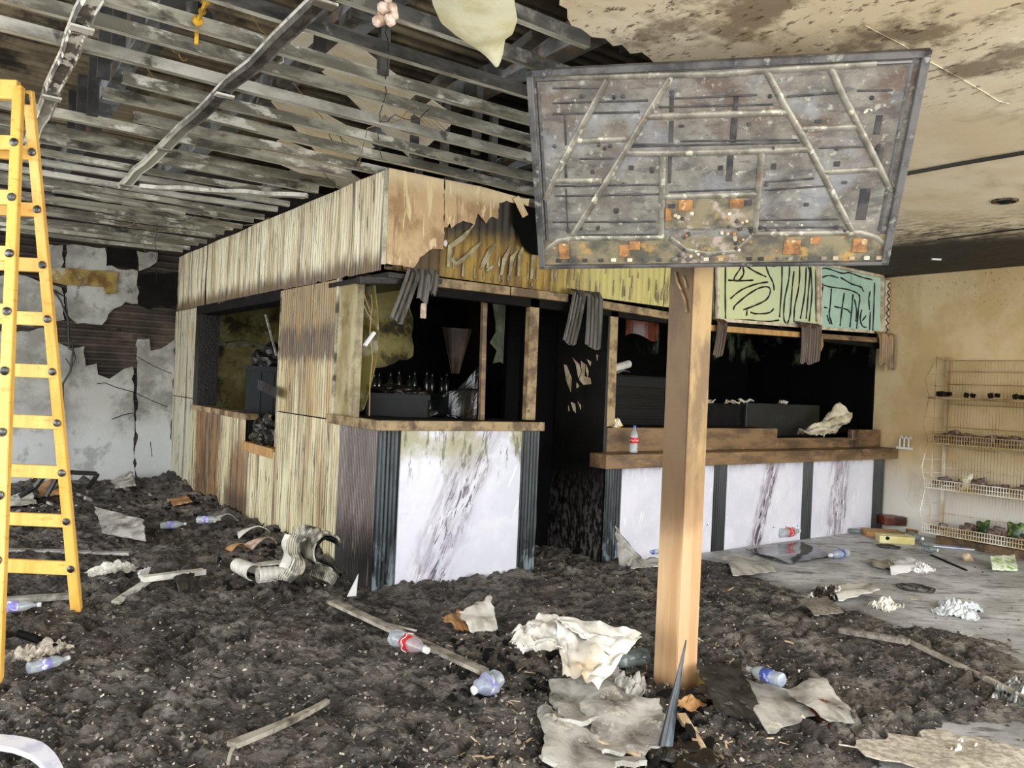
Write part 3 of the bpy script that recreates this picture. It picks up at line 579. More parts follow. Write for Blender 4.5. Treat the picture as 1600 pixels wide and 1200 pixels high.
bm = B(); lathe(bm, [(.058,-.004),(.03,-.02),(.012,-.022)], 16, Matrix.Translation((0,0,0))); obj('lamp_cup', bm, 'soot_black', t, smooth=True)
p = at(1463,405,'z',ZC-.015); bm = B(); box(bm, (-.05,-.013,-.01),(.05,.013,.008), .004); o = obj('white_strip', bm, 'cap_white'); o.location = p; o.rotation_euler = (0,0,-.55); tag(o,'small white strip stuck on the sooty ceiling by the right wall','strip')
# soot-black upper corner of the back wall, still-hanging plaster shards on it
backpiece('sooty_panel','soot_black',[(216,428),(276,426),(277,474),(262,482),(248,476),(232,484),(217,478)],off=-.05,th=.012,seed=12)
backpiece('sooty_panel','soot_black',[(166,386),(212,392),(212,420),(168,414)],off=-.05,th=.012,seed=13)
# ================================================================== KIOSK
def ribbed(bm, axis, c, a0, a1, z0, z1, per, amp, out=1, top=None, rag=0, seed=0, jx=0, zseg=1):
    """sheet with vertical ribs: axis 'x' = plane x=c running along y; axis 'y' = plane y=c running along x"""
    n = max(2,int(round((a1-a0)/per))); K = 6; rd = random.Random(seed)
    def f(u,v):
        a = a0+(a1-a0)*u
        w = amp*(.5-.5*math.cos(a/per*2*PI))**.6
        zz = z0+(z1-z0)*v
        if rag and v < .5/zseg: zz += rag*mn.noise(Vector((a*9,seed,0)))
        off = -out*w + jx*mn.noise(Vector((a*2.2,zz*2.2,seed)))
        return (c+off, a, zz) if axis == 'x' else (a, c+off, zz)
    sheet(bm, f, n*K, zseg, .003)
kl = B()   # core of the side wall, charred, round the hatch
T = .07
for a,b in (((XK,9.87,0),(XK+T,YB,ZC-.03)),((XK,5.75,0),(XK+T,7.0,ZC-.03)),((XK,7.0,2.25),(XK+T,9.87,ZC-.03)),((XK,7.84,0),(XK+T,9.87,1.04)),((XK,7.0,0),(XK+T,7.84,.78)),((XK,YK,2.29),(XK+T,5.75,ZC-.03))): box(kl, (a[0]+.012,a[1],a[2]), b)
wl = struct('wall_kiosk_side', kl, 'soot_black')
ups = [5.03,6.09,7.64,9.5,9.56,10.88]
for i in range(5):
    if i == 3: continue
    bm = B(); ribbed(bm,'x',XK,ups[i]+.004,ups[i+1]-.004,2.262,ZC-.005,.046,.006,seed=i,rag=.03 if i in (1,2) else .012,zseg=6,jx=.012); obj('cladding_panel', bm, 'cladding_upper', wl)
for a,b,z0,z1,m in ((5.76,6.99,1.175,2.255,'cladding_middle'),(9.88,10.88,1.175,2.255,'cladding_middle'),(5.50,6.99,.03,1.165,'cladding_lower'),(6.99,7.84,.03,.8,'cladding_lower'),(7.845,8.62,.03,1.06,'cladding_lower'),(8.63,9.87,.03,1.06,'cladding_lower'),(9.88,10.88,.03,1.165,'cladding_lower')):
    bm = B(); ribbed(bm,'x',XK,a+.003,b-.003,z0,z1,.046,.010,seed=int(a*10),zseg=4,jx=.006); obj('cladding_panel', bm, m, wl)
bm = B(); box(bm,(XK-.02,7.84,1.04),(XK+T+.05,9.87,1.10),.004); obj('hatch_sill', bm, 'wood_scorched', wl)
bm = B(); box(bm,(XK-.03,7.02,.74),(XK+T+.05,7.86,.83),.004); obj('hatch_sill', bm, 'wood_new', wl)
bm = B(); box(bm,(XK-.005,9.70,1.1),(XK+.22,9.90,2.26)); obj('charred_jamb', bm, 'melted', wl)
bm = B(); box(bm,(XK-.01,6.99,2.17),(XK+.2,9.87,2.27)); obj('charred_lintel', bm, 'soot_black', wl)
bm = B(); box(bm,(XK-.015,5.735,1.18),(XK+.02,5.765,2.26)); box(bm,(XK-.014,6.985,.85),(XK+.015,7.0,2.25)); obj('edge_trim', bm, 'cream_rib', wl)
bm = B(); box(bm,(XK-.012,YK-.012,2.30),(XK+.012,YK+.012,ZC)); obj('corner_trim', bm, 'cream_rib', wl)
# inside walls
bm = B(); box(bm,(XK+T,6.93,0),(3.85,7.0,ZC-.04)); box(bm,(3.85,6.93,0),(XR,7.0,ZC-.04)); wi = struct('wall_kiosk_inner', bm, 'inner_black')
bm = B(); slab(bm, jag([(2.9,1.5),(3.5,1.62),(3.8,1.74),(3.78,2.12),(3.7,2.5),(2.88,2.5)],.02,.08,3), lambda a,b,t:(a,6.92-t,b), .012); obj('stained_board', bm, 'inner_olive', wi)
bm = B(); slab(bm, jag([(4.75,1.72),(5.25,1.75),(5.62,1.95),(5.65,2.3),(5.75,2.5),(4.7,2.5)],.05,.1,9), lambda a,b,t:(a,6.9-t,b), .012); obj('stained_board', bm, mat('grey_green_board','8f9a82','59604c',sc=3,lo=.4,hi=.62,rough=.6), wi)
bm = B(); box(bm,(XK+T,YK+.1,ZC-.05),(XR,YB,ZC-.035)); obj('light_block_lid', bm, 'soot_black', wi)  # unseen lid, added to keep light out so the inside stays black
bm = B(); box(bm,(XK+.3,YB-.16,0),(6,YB-.1,ZC-.05)); obj('store_wall', bm, mat('store_wall_paint','d8cd8a','a89a58',sc=3,lo=.4,hi=.6,rough=.6,layers=(dict(c='1d150a',sc=2.5,lo=.5,hi=.62,amt=.85),)), wi)
bm = B(); box(bm,(5.4,7.0,0),(5.46,YB,ZC-.05)); obj('store_side_wall', bm, 'inner_black', wi)
bm = B(); box(bm,(XK+.3,YB-.2,1.85),(5.4,YB-.16,1.89)); obj('store_batten', bm, 'cream_rib', wi)
bm = B(); box(bm,(XR-.03,YK+.1,0),(XR-.005,7.0,ZC-.04)); obj('soot_lining', bm, 'inner_black', wi)
# front band over the counters
bm = B(); box(bm,(XK+.012,YK+.012,2.29),(XR,YK+.07,ZC-.03)); wf = struct('wall_kiosk_front', bm, 'rust_edge')
def fpts(L): return [(at(px,py,'y',YK).x, at(px,py,'y',YK).z) for px,py in L]
for a,b,sd in ((2.50,2.94,1),(2.945,4.3,2),(4.305,5.95,3)):
    bm = B(); ribbed(bm,'y',YK+.008,a,b,2.27,ZC-.02,.07,.006,seed=sd,zseg=2); obj('fascia_board', bm, 'fascia_board', wf)
bm = B(); slab(bm, jag(fpts([(607,263),(692,281),(692,391),(680,389),(668,392),(655,402),(646,418),(640,423),(630,421),(628,415),(612,414),(602,412)]),.006,.03,3,keep=(0,11)), lambda a,b,t:(a,YK-.012-t,b), .004); obj('torn_sheet', bm, 'torn_sheet', wf)
bm = B(); slab(bm, jag(fpts([(694,281),(750,292),(803,307),(825,311),(822,340),(812,312),(802,318),(790,314),(778,318),(776,343),(766,339),(758,350),(752,342),(745,334),(740,352),(722,345),(712,350),(704,357),(701,348),(697,356),(693,355)]),.005,.03,5,keep=(0,1)), lambda a,b,t:(a,YK-.012-t,b), .004); obj('torn_sheet', bm, 'torn_sheet', wf)
bm = B(); bar(bm, (*at(806,308,'y',YK-.03),), (*at(821,338,'y',YK-.05),), .06, .006, up=(0,-1,0)); obj('torn_strip', bm, 'torn_sheet', wf)
bm = B(); slab(bm, jag(fpts([(800,318),(850,330),(850,400),(826,398),(812,385),(800,350)]),.006,.04,6), lambda a,b,t:(a,YK-.03-t,b), .006); obj('black_flap', bm, 'inner_black', wf)
bm = B(); P = at(696,380,'y',YK-.004); bmesh.ops.create_uvsphere(bm, u_segments=10, v_segments=6, radius=.022, matrix=Matrix.Translation(P)@Matrix.Diagonal((.8,.3,1.2,1))); obj('white_knob', bm, 'cap_white', wf, smooth=True)
# drips of melted coating on the fascia
random.seed(21); bm = B()
for pts in ([(700,400),(712,412),(726,404),(740,390),(752,378)],[(752,420),(757,408),(765,392),(775,380)],[(783,430),(788,405),(797,385)],[(796,432),(800,402),(808,392)],[(760,424),(768,418),(772,416)],[(700,418),(703,385),(722,372),(740,352)],[(810,432),(812,400),(820,380)],[(830,436),(833,402),(836,390)]):
    tube(bm, [at(px,py,'y',YK-.008) for px,py in pts], [.012]+[.02]*(len(pts)-2)+[.006], 5)
for k in range(46):
    px = random.uniform(700,1040); py = random.uniform(392,430)+(px-700)*.09; L = random.uniform(8,30)
    p0 = at(px,py,'y',YK-.006); p1 = at(px-L*.04,py+L,'y',YK-.006)
    if p1.z < 2.29: p1.z = 2.29
    tube(bm, [p0,p0.lerp(p1,.5),p1], [.003,.006,.008], 4)
obj('melted_drips', bm, 'fascia_drip', wf)
# mint sign boxes at the right
def sign(name, quad, m, lines, lw=.012):
    q = fpts(quad); bm = B(); slab(bm, q, lambda a,b,t:(a,YK-.03-t,b), -.04); s = obj(name, bm, m, wf)
    bm = B()
    for i in range(4):
        a, b = q[i], q[(i+1)%4]; bar(bm, (a[0],YK-.045,a[1]), (b[0],YK-.045,b[1]), .03, .035, up=(0,1,0))
    obj('sign_frame', bm, 'sign_rim', s)
    bm = B()
    for L in lines:
        P = [at(px,py,'y',YK-.037) for px,py in L]; Q = []
        for i in range(len(P)-1):
            p0, p1, p2, p3 = P[max(i-1,0)], P[i], P[i+1], P[min(i+2,len(P)-1)]
            for k in range(4):
                t = k/4; Q.append(.5*((2*p1)+(p2-p0)*t+(2*p0-5*p1+4*p2-p3)*t*t+(3*p1-p0-3*p2+p3)*t**3))
        Q.append(P[-1]); Q = [Vector((v.x,YK-.034,v.z)) for v in Q]
        rr = [lw*(.5+.5*abs(math.sin(i*.9+L[0][0]))) for i in range(len(Q))]; tube(bm, Q, rr, 5)
    obj('melted_lettering', bm, 'black_line', s)
C8 = lambda L: [(1080+x*.225, 390+y*.225) for x,y in L]
sign('sign_panel', [(1115,412),(1271,412),(1272,512),(1115,500)], 'mint_panel', [C8(l) for l in (
    [(270,105),(320,110),(345,125),(310,180),(300,210),(330,215),(365,170),(360,120)],[(260,212),(340,216),(430,212)],[(380,110),(440,150),(520,188)],[(275,340),(350,280),(450,240),(535,225)],
    [(295,420),(310,385),(400,310),(480,265),(540,262),(550,300),(520,350),(440,390),(365,418)],[(390,420),(385,460)],[(415,435),(450,445),(540,440),(575,410)],[(515,100),(540,170),(570,230),(578,285)],
    [(632,100),(630,250),(615,470)],[(685,100),(680,200),(650,350),(645,480),(670,510),(690,440),(700,300),(715,150)],[(755,105),(750,250),(720,400),(715,500)],[(800,120),(790,300),(760,480)],[(830,120),(840,300),(820,500)],[(520,100),(560,115),(610,110)],
    [(300,490),(400,490),(520,500),(610,490)],[(810,110),(825,160),(815,300),(800,480)],[(160,100),(165,300),(160,470)],[(185,100),(190,300),(185,480)],[(240,100),(238,300),(240,480)])], .010)
sign('sign_panel', [(1275,412),(1373,433),(1372,520),(1275,513)], 'mint_panel_green', [C8(l) for l in (
    [(870,170),(880,145),(940,130),(1050,165),(1100,160),(1180,190),(1260,210)],[(1020,195),(960,180),(905,200),(905,235),(960,258),(1080,275),(1150,300),(1172,330),(1165,400),(1150,550)],[(1040,195),(1120,240),(1180,260),(1198,290)],
    [(915,255),(905,350),(895,515)],[(975,270),(968,380),(960,450),(980,520)],[(1065,300),(1050,400),(1035,530)],[(1125,310),(1115,430),(1103,540)],[(1135,345),(1150,420),(1145,500)],
    [(1245,290),(1235,340),(1240,420)],[(1185,420),(1175,480),(1190,530),(1218,540)],[(1190,495),(1215,460)],[(945,455),(955,490),(965,515)],[(1245,430),(1240,560)],[(1275,230),(1270,380),(1262,570)],[(995,395),(1040,405)],[(1060,410),(1090,420),(1105,440)],[(925,400),(945,405)],[(868,110),(866,300),(870,500)])], .010)
for (px,py,w) in ((1377,440,.05),):
    bm = B(); box(bm,(8.98,YK-.05,2.28),(9.07,YK+.0,2.93),.004); s = obj('end_trim', bm, 'sign_rim', wf)
    b2 = B(); z = 2.3; pts = []
    while z < 2.92: pts.append(Vector((8.995+.055*(len(pts)%2),YK-.056,z))); z += .04
    tube(b2, pts, .007, 5); obj('zigzag_line', b2, 'black_line', s)
# header beam pieces
def beam(a, b, h=.065, d=.07, y=4.95, m='wood_scorched'):
    pa, pb = at(*a,'y',y), at(*b,'y',y); bm = B(); bar(bm, pa, pb, d, h, up=(0,0,1), bev=.003); return obj('header_board', bm, m, wf)
beam((560,438),(680,440),m='melted',h=.05); beam((668,440),(793,455)); beam((795,455),(884,466)); beam((925,474),(1050,495)); beam((1100,512),(1245,523),m='wood_new',h=.055); beam((1245,523),(1390,533),m='wood_brown',h=.055)
bm = B(); box(bm,(XK-.02,YK-.12,2.2),(2.9,YK+.9,2.235)); obj('soffit_board', bm, 'melted', wf)
bm = B(); box(bm,(2.9,YK-.05,2.12),(XR,YK+.03,2.2)); obj('soffit_rail', bm, 'soot_black', wf)
for k in range(26):
    pass
def stud(a, b, w=.09, name='stud', m='wood_scorched', y=4.99, d=.06):
    pa, pb = at(*a,'y',y), at(*b,'y',y); bm = B(); bar(bm, pa, pb, w, d, up=(0,1,0), bev=.003); return obj(name, bm, m, wf)
stud((833,466),(826,656)); stud((957,483),(951,666)); stud((757,455),(752,657),w=.04,m='wood_brown',y=5.2,d=.04)
stud((822,466),(815,656),w=.05,m='inner_black',y=5.25)
bm = B(); box(bm,(3.85+.16,5.6,0),(4.55,5.66,2.2)); obj('dark_board', bm, 'inner_black', wf)
# open side of the kiosk corner: ochre panel, curled sheet
bm = B(); box(bm,(XK+.0,5.40,1.2),(XK+.05,5.74,2.2)); obj('inner_panel', bm, 'panel_ochre', wf)
bm = B(); A0, A1, A2, A3 = at(560,448,'x',2.62), at(585,440,'x',2.62), at(566,640,'x',2.62), at(548,652,'x',2.62)
def curl(u,v): p = A0.lerp(A1,u).lerp(A3.lerp(A2,u),v); return p+Vector((.08*math.sin(v*3)*u,0,0))
sheet(bm, curl, 6, 14, .004); obj('curled_sheet', bm, mat('curl_yellow','a39a5e','dcdab8',sc=5,lo=.5,hi=.6,rough=.2,metal=.3,layers=(dict(c='5a5122',sc=3,lo=.5,hi=.6,amt=.7),)), wf)
# ---- left counter
XC, YC, ZT = 2.445, 4.88, 1.215
ct = thing('bar_counter','L-shaped bar counter at the kiosk corner with one big marble-look front panel','counter',(XC,YC,0))
def ch(name, bm, m, par, root, **k):
    o = obj(name, bm, m, par, **k)
    if par is root: o.matrix_parent_inverse = Matrix.Translation(-root.location)
    return o
bm = B(); box(bm,(XC+.03,YC+.03,.02),(3.80,YC+.55,ZT-.06)); box(bm,(XC+.03,YC+.03,.02),(XC+.5,5.48,ZT-.06)); ch('carcass', bm, 'soot_black', ct, ct)
bm = B(); box(bm,(XC,YC-.035,ZT-.065),(3.86,YC+.0,ZT+.005),.004); ch('counter_edge', bm, 'wood_scorched', ct, ct)
bm = B(); box(bm,(XC-.035,YC-.035,ZT-.065),(XC,5.70,ZT+.005),.004); ch('counter_edge', bm, 'wood_scorched', ct, ct)
bm = B(); box(bm,(XC,YC,ZT-.045),(3.84,YC+.6,ZT-.003)); box(bm,(XC,YC+.6,ZT-.045),(XC+.45,5.7,ZT-.003)); ch('countertop', bm, 'soot_black', ct, ct)
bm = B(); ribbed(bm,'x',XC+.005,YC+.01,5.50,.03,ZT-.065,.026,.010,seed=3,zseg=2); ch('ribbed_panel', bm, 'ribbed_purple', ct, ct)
bm = B(); ribbed(bm,'y',YC+.005,XC+.0,2.61,.03,ZT-.065,.031,.012,seed=3,zseg=2); ch('ribbed_panel', bm, 'ribbed_black', ct, ct)
bm = B(); ribbed(bm,'y',YC+.005,3.655,3.83,.06,ZT-.065,.031,.012,seed=3,zseg=2); ch('ribbed_panel', bm, 'ribbed_black', ct, ct)
bm = B(); slab(bm, jag([(2.612,.0),(3.0,.03),(3.3,.02),(3.55,.04),(3.652,.05),(3.652,ZT-.065),(2.612,ZT-.065)],.012,.06,4,keep=(4,5,6)), lambda a,b,t:(a,YC-.006-t,b), .012); ch('marble_panel', bm, 'marble_front', ct, ct)
bm = B()
def curlp(u,v):
    z = .03+v*1.05; return (3.84+.04*math.sin(v*4.2)+u*.02+.06*(1-v)**2*u, 4.93+.22*u, z)
sheet(bm, curlp, 4, 16, .006); ch('curled_side_sheet', bm, 'ribbed_black', ct, ct)
bm = B(); box(bm,(3.87,5.0,.66),(3.90,5.04,1.0)); ch('orange_batten', bm, 'wood_new', ct, ct)
# ---- right counter
sc = thing('service_counter','long service counter with wooden ledge, white marble-look panels and black ribbed strips','counter',(4.6,4.93,0))
ZL = .96
bm = B(); box(bm,(4.62,YK-.05,.02),(XR-.03,YK+.5,ZL-.07)); ch('carcass', bm, 'soot_black', sc, sc)
bm = B(); box(bm,(4.47,4.78,ZL-.12),(XR-.02+.03*0,YK-.02,ZL),.005); ch('ledge', bm, 'wood_brown', sc, sc)
bm = B(); box(bm,(4.66,YK-.02,ZL),(7.05,YK+.04,1.17),.004); box(bm,(7.05,YK-.02,ZL),(8.45,YK+.04,1.07),.004); box(bm,(8.45,YK-.02,ZL),(XR-.04,YK+.04,1.16),.004); ch('riser', bm, 'wood_brown', sc, sc)
bm = B(); box(bm,(4.66,YK+.04,1.13),(7.05,YK+.5,1.165)); box(bm,(8.45,YK+.04,1.12),(XR-.04,YK+.5,1.155)); box(bm,(7.05,YK+.04,1.03),(8.45,YK+.5,1.062)); ch('work_surface', bm, 'soot_black', sc, sc)
for a,b in ((4.60,4.79),(6.0,6.19),(7.43,7.61),(8.81,9.05)):
    bm = B(); ribbed(bm,'y',4.935,a,b,.0,ZL-.12,.031,.012,seed=3,zseg=2); ch('ribbed_strip', bm, 'ribbed_black' if a < 5 else 'ribbed_dark', sc, sc)
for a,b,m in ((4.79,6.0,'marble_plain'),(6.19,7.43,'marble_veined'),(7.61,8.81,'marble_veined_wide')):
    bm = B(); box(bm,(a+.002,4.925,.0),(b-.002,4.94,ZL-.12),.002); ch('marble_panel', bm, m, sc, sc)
bm = B()
for px,py in ((1105,820),(1208,824),(1228,823),(1246,822)):
    p = at(px,py,'y',4.925); bmesh.ops.create_cone(bm, segments=8, radius1=.008, radius2=.006, depth=.008, cap_ends=True, matrix=Matrix.Translation(p)@Matrix.Rotation(PI/2,4,'X'))
ch('screw', bm, 'black_line', sc, sc)
# side face of that counter block, charred door board with the torn cream scraps
bm = B(); box(bm,(4.60,4.97,0),(4.64,6.3,2.2)); dp = struct('door_1', bm, 'door_charred')
random.seed(9); C7 = lambda L: [(540+x*.2667, 420+y*.2667) for x,y in L]
for L in ([(1285,560),(1300,565),(1330,640),(1325,720),(1300,660)],[(1335,520),(1375,560),(1385,600),(1370,640),(1355,560)],[(1385,540),(1410,560),(1405,630),(1440,640),(1445,675),(1400,680),(1375,650),(1390,600)],[(1420,530),(1445,545),(1440,570)],[(1475,500),(1485,510),(1480,540)],[(1415,560),(1428,600),(1425,640),(1415,600)],[(1325,780),(1350,790),(1355,845),(1340,830)],[(1360,665),(1375,690),(1360,700)],[(1365,775),(1385,800),(1383,825)],[(1310,800),(1318,830),(1312,835)]):
    q = [(at(*p,'x',4.6).y, at(*p,'x',4.6).z) for p in C7(L)]; bm = B(); slab(bm, q, lambda a,b,t:(4.59-t,a,b), .004); obj('torn_scrap', bm, 'cream_scrap', dp)
# white hooks at the far end of the ledge
bm = B()
for k in range(3): 
    x = 9.02; y = 4.74-.05*k
    tube(bm, [(x,y,ZL+.02),(x,y,ZL+.12),(x,y-.02,ZL+.15),(x,y-.035,ZL+.12)], .009, 6)
box(bm,(9.0,4.6,ZL),(9.05,4.77,ZL+.025)); tag(obj('hook_rail', bm, 'cap_white'), 'small white hook rail at the right end of the service counter', 'hooks')
# ---- curtains of charred ribbed strip hanging over the header
def drape(label, px, y, m, parts, z0, bot, seed):
    t = thing('hanging_strip', label, 'hanging strip')
    for i,(a,b,zb,lean) in enumerate(parts):
        bm = B(); n = max(2,int((b-a)/.03))
        def f(u,v):
            z = z0+.02*math.sin(u*4+seed)-(z0-zb)*v+.015*mn.noise(Vector((u*7,seed,i)))*v; x = a+(b-a)*u+lean*v; 
            yy = y-.022*abs(math.sin(u*n*PI))-.03*math.sin(min(1,(1-v)*9)*PI*.5)*0-.035*v*(1-v)+.02*math.sin(u*3+i)
            if v < .08: yy += (.08-v)*1.1; z = z0+.012-v*.1
            return (x,yy,z)
        sheet(bm, f, n*4, 24, .005); obj('strip', bm, m, t)
    return t
drape('dark grey ribbed strips hanging over the header at the kiosk corner',0,4.88,'drape_grey',((2.62,2.72,1.90,-.13),(2.72,2.79,2.06,-.02),(2.79,2.85,2.12,-.02)),2.28,0,1)
drape('pair of brown-grey ribbed strips hanging between the two counters',0,4.88,'drape_grey',((4.12,4.26,1.86,-.09),(4.28,4.42,1.84,.0)),2.29,0,2)
drape('narrow brown strip hanging just right of the wooden post',0,4.88,'drape_brown',((5.9,6.04,1.86,-.05),),2.2,0,3)
drape('brown ribbed strip hanging under the gap between the mint signs',0,4.88,'drape_brown',((7.22,7.38,1.87,0),(7.38,7.54,1.87,-.01)),2.28,0,4)
drape('tan ribbed strip hanging at the right wall end of the kiosk',0,4.88,'drape_tan',((8.72,8.88,1.92,.02),(8.87,9.02,1.86,.03)),2.29,0,5)
bm = B(); p = at(1283,527,'y',4.9); slab(bm, [(p.x-.05,p.z-.12),(p.x,p.z+.02),(p.x+.03,p.z-.08),(p.x-.01,p.z-.15)], lambda a,b,t:(a,4.89-t,b), .006); tag(obj('strip_scrap', bm, 'drape_tan'), 'small tan scrap hanging right of the brown strip under the mint sign', 'scrap')
# ================================================================== BIG OBJECTS
# ---- wooden post
pt = thing('wooden_post','square wooden post in the foreground, sooty above and clean below','post',(3.055,2.70,0))
bm = B(); b = Vector((2.978,2.622,0)); tp = Vector((2.945,2.600,ZC-.01)); s = .152
vs = []
for z, o3 in ((.02,b),(ZC-.01,tp)):
    for dx,dy in ((0,0),(s,0),(s,s),(0,s)): vs.append((o3.x+dx,o3.y+dy,z))
hull(bm, vs, ((0,1,2,3),(4,5,6,7),(0,1,5,4),(1,2,6,5),(2,3,7,6),(3,0,4,7)))
bmesh.ops.recalc_face_normals(bm, faces=bm.faces); bmesh.ops.bevel(bm, geom=bm.edges[:], offset=.004, segments=2, affect='EDGES')
bmesh.ops.subdivide_edges(bm, edges=[e for e in bm.edges if abs(e.verts[0].co.z-e.verts[1].co.z)>1], cuts=6)
ch('shaft', bm, 'wood_post', pt, pt)
bm = B(); q = [(2.83,.62),(2.835,.45),(2.84,.05)]
bm = B()
for pts, r in (([(1055,425),(1058,440),(1064,452),(1070,470),(1072,488)],.006),([(1066,430),(1070,440),(1072,450)],.004)):
    tube(bm, [at(x,y,'x',2.945) for x,y in pts], r, 5)
ch('blister', bm, 'wood_scorched', pt, pt)
# ---- burnt television: the flat panel is gone, its embossed back plate faces the room
TC = Vector((2.807,2.382,2.511)); eye = Vector((0,0,EYE)); TC = eye+(TC-eye)*.965; k_ = .965
W_, H_ = 1.644*k_, .95*k_
yaw, tilt, rl = -.765, .612, .039
r_ = Vector((math.cos(yaw),math.sin(yaw),0)); n_ = r_.cross(Vector((0,0,1))); u2 = Vector((0,0,1))*math.cos(tilt)+n_*math.sin(tilt)
r3 = r_*math.cos(rl)+u2*math.sin(rl); u3 = u2*math.cos(rl)-r_*math.sin(rl); n3 = r3.cross(u3)
tv = bpy.data.objects.new('burnt_television', None); COL.objects.link(tv)
tv.matrix_world = Matrix.Translation(TC) @ Matrix((r3,u3,n3)).transposed().to_4x4()
tag(tv,'large burnt television hanging tilted on the post, bare embossed metal plate facing the room','television')
def tvp(px, py):
    """photo point on the tv plate -> local x, y"""
    d = cam_f+cam_r*((px-800)/FPX)+cam_u*((600-py)/FPX); t = (TC-eye).dot(n3)/d.dot(n3); p = eye+d*t-TC; return p.dot(r3), p.dot(u3)
bm = B(); box(bm,(-W_/2+.02,-H_/2+.01,-.012),(W_/2-.02,H_/2-.02,-.002)); obj('back_plate', bm, 'tv_plate', tv)
fr = B(); w2, h2 = W_/2, H_/2
for a,b2,t in (((-w2,h2-.014),(w2,h2-.014),.028),((-w2+.014,-h2),(-w2+.014,h2),.028),((w2-.016,-h2),(w2-.016,h2),.032),((-w2,-h2+.008),(w2,-h2+.008),.016)):
    f2 = B(); bar(f2,(a[0],a[1],.004),(b2[0],b2[1],.004),t,.04,up=(0,0,1),bev=.003); obj('frame_rail', f2, 'tv_frame', tv)
fr.free()
bm = B()  # sloping inner lip of the plate
for a,b2 in (((-w2+.05,h2-.045),(w2-.06,h2-.045)),((-w2+.045,-h2+.14),(-w2+.045,h2-.05)),((w2-.06,-h2+.14),(w2-.06,h2-.05))): tube(bm,[(a[0],a[1],-.004),(b2[0],b2[1],-.004)],.009,6)
obj('pressed_lip', bm, 'tv_frame', tv)
T3 = lambda x,y: (800+x*.425, 40+y*.425)   # third crop scale
def rib(pts, r=.010, m='tv_rib', name='pressed_rib', z=-.001):
    P = [tvp(*T3(*p)) for p in pts]; b3 = B(); tube(b3, [(x,y,0) for x,y in P], r, 10)
    for v in b3.verts: v.co.z = v.co.z*.62+z
    return obj(name, b3, m, tv, smooth=True)
for pts in ([(120,185),(310,188),(560,182),(760,178),(930,165),(1150,152),(1340,140)], [(350,200),(290,310),(225,430),(165,545),(120,640)], [(585,190),(490,340),(400,490),(300,650),(225,770)],
    [(935,165),(1000,290),(1060,390),(1140,540),(1200,660),(1250,755)], [(1170,155),(1225,270),(1280,380),(1345,510),(1395,610)], [(500,335),(700,328),(1010,320)], [(232,425),(420,418)], [(415,470),(600,470),(900,462),(1090,455)],
    [(140,572),(330,570)], [(555,480),(552,620),(548,770)], [(918,465),(905,620),(893,765)], [(1065,382),(1280,372)], [(1145,540),(1355,528)], [(555,632),(730,625),(900,622)],
    [(225,782),(400,782),(560,780)],[(880,768),(1100,765),(1280,762),(1340,780),(1385,815)],[(225,782),(170,792),(125,825),(105,850)],[(580,780),(640,825),(720,840),(820,830),(885,775)]): rib(pts, .0145 if len(pts)>2 else .0125)
for pts in ([(150,230),(330,228)],[(150,325),(470,318)],[(150,285),(500,275)],[(600,268),(900,255)],[(540,300),(960,290)],[(440,437),(600,437)],[(620,425),(1050,420)],[(1010,262),(1230,245)],[(250,490),(380,488)],[(440,445),(1060,430)],[(160,590),(540,585)],[(160,627),(540,620)],[(580,612),(900,600)],[(930,575),(1110,562)],[(930,605),(1150,590)],[(150,722),(530,720)],[(240,770),(540,768)],[(910,715),(1200,712)],[(910,742),(1220,742)],[(1130,450),(1310,445)],[(1270,240),(1400,238)]):
    rib(pts, .0045, 'tv_slot', 'pressed_groove', .0)
def patch(name, x0,y0,x1,y1,m,z0=-.004,z1=.004,slope=0):
    a = tvp(*T3(x0,y0)); b3 = tvp(*T3(x1,y1)); q = B(); box(q,(min(a[0],b3[0]),min(a[1],b3[1]),z0),(max(a[0],b3[0]),max(a[1],b3[1]),z1),.0015); return obj(name, q, m, tv)
for q in ((578,350,592,430),(575,480,585,580),(806,340,824,430),(792,475,808,572),(190,330,202,440),(192,510,204,560),(196,600,208,765),(580,240,594,320),(815,262,830,315),(1282,600,1300,715),(1340,330,1352,400),(1345,450,1356,520)): patch('slot', *q, 'tv_slot', -.004, .001)
patch('bottom_tray',112,788,1378,868,'tv_tray',-.006,.004); patch('mount_pad',566,640,890,742,'tv_tray',-.006,.003)
for q in ((172,800,212,855),(395,805,433,850),(432,792,470,822),(1000,788,1055,838),(1255,782,1300,830),(612,640,662,680),(565,670,585,715),(800,636,850,668),(1098,775,1130,800)): patch('rust_pad', *q, 'tv_rust', -.002, .010)
for q in ((430,515,447,530),(508,522,522,542),(290,530,303,545),(375,672,392,690),(865,357,878,370),(758,515,775,532),(955,508,970,528),(1185,500,1204,517),(1115,347,1138,358),(1074,652,1090,664),(1213,572,1231,582),(615,365,632,374),(855,640,880,662),(572,655,600,672)): patch('clip_slot', *q, 'tv_slot', -.003, .004)
random.seed(4)
for k in range(34):
    x = random.choice([random.uniform(130,560),random.uniform(900,1370)]); y = random.choice([446,592,748,265,825]) + random.uniform(-8,8)
    a = tvp(*T3(x,y)); q = B(); lathe(q, [(.009,-.004),(.009,.003),(.005,.007)], 8, Matrix.Translation((a[0],a[1],0))); obj('rivet', q, 'tv_rust' if y > 800 else 'tv_slot', tv, smooth=True)
for k in range(30):
    x = random.uniform(600,880); y = random.uniform(690,850); a = tvp(*T3(x,y)); q = B(); lathe(q, [(random.uniform(.006,.014),-.004),(.008,.008),(.004,.012)], 7, Matrix.Translation((a[0],a[1],0))@Matrix.Rotation(random.uniform(-.4,.4),4,'X')); obj('stud_boss', q, random.choice(['tv_rust','sign_rim','tv_slot']), tv)
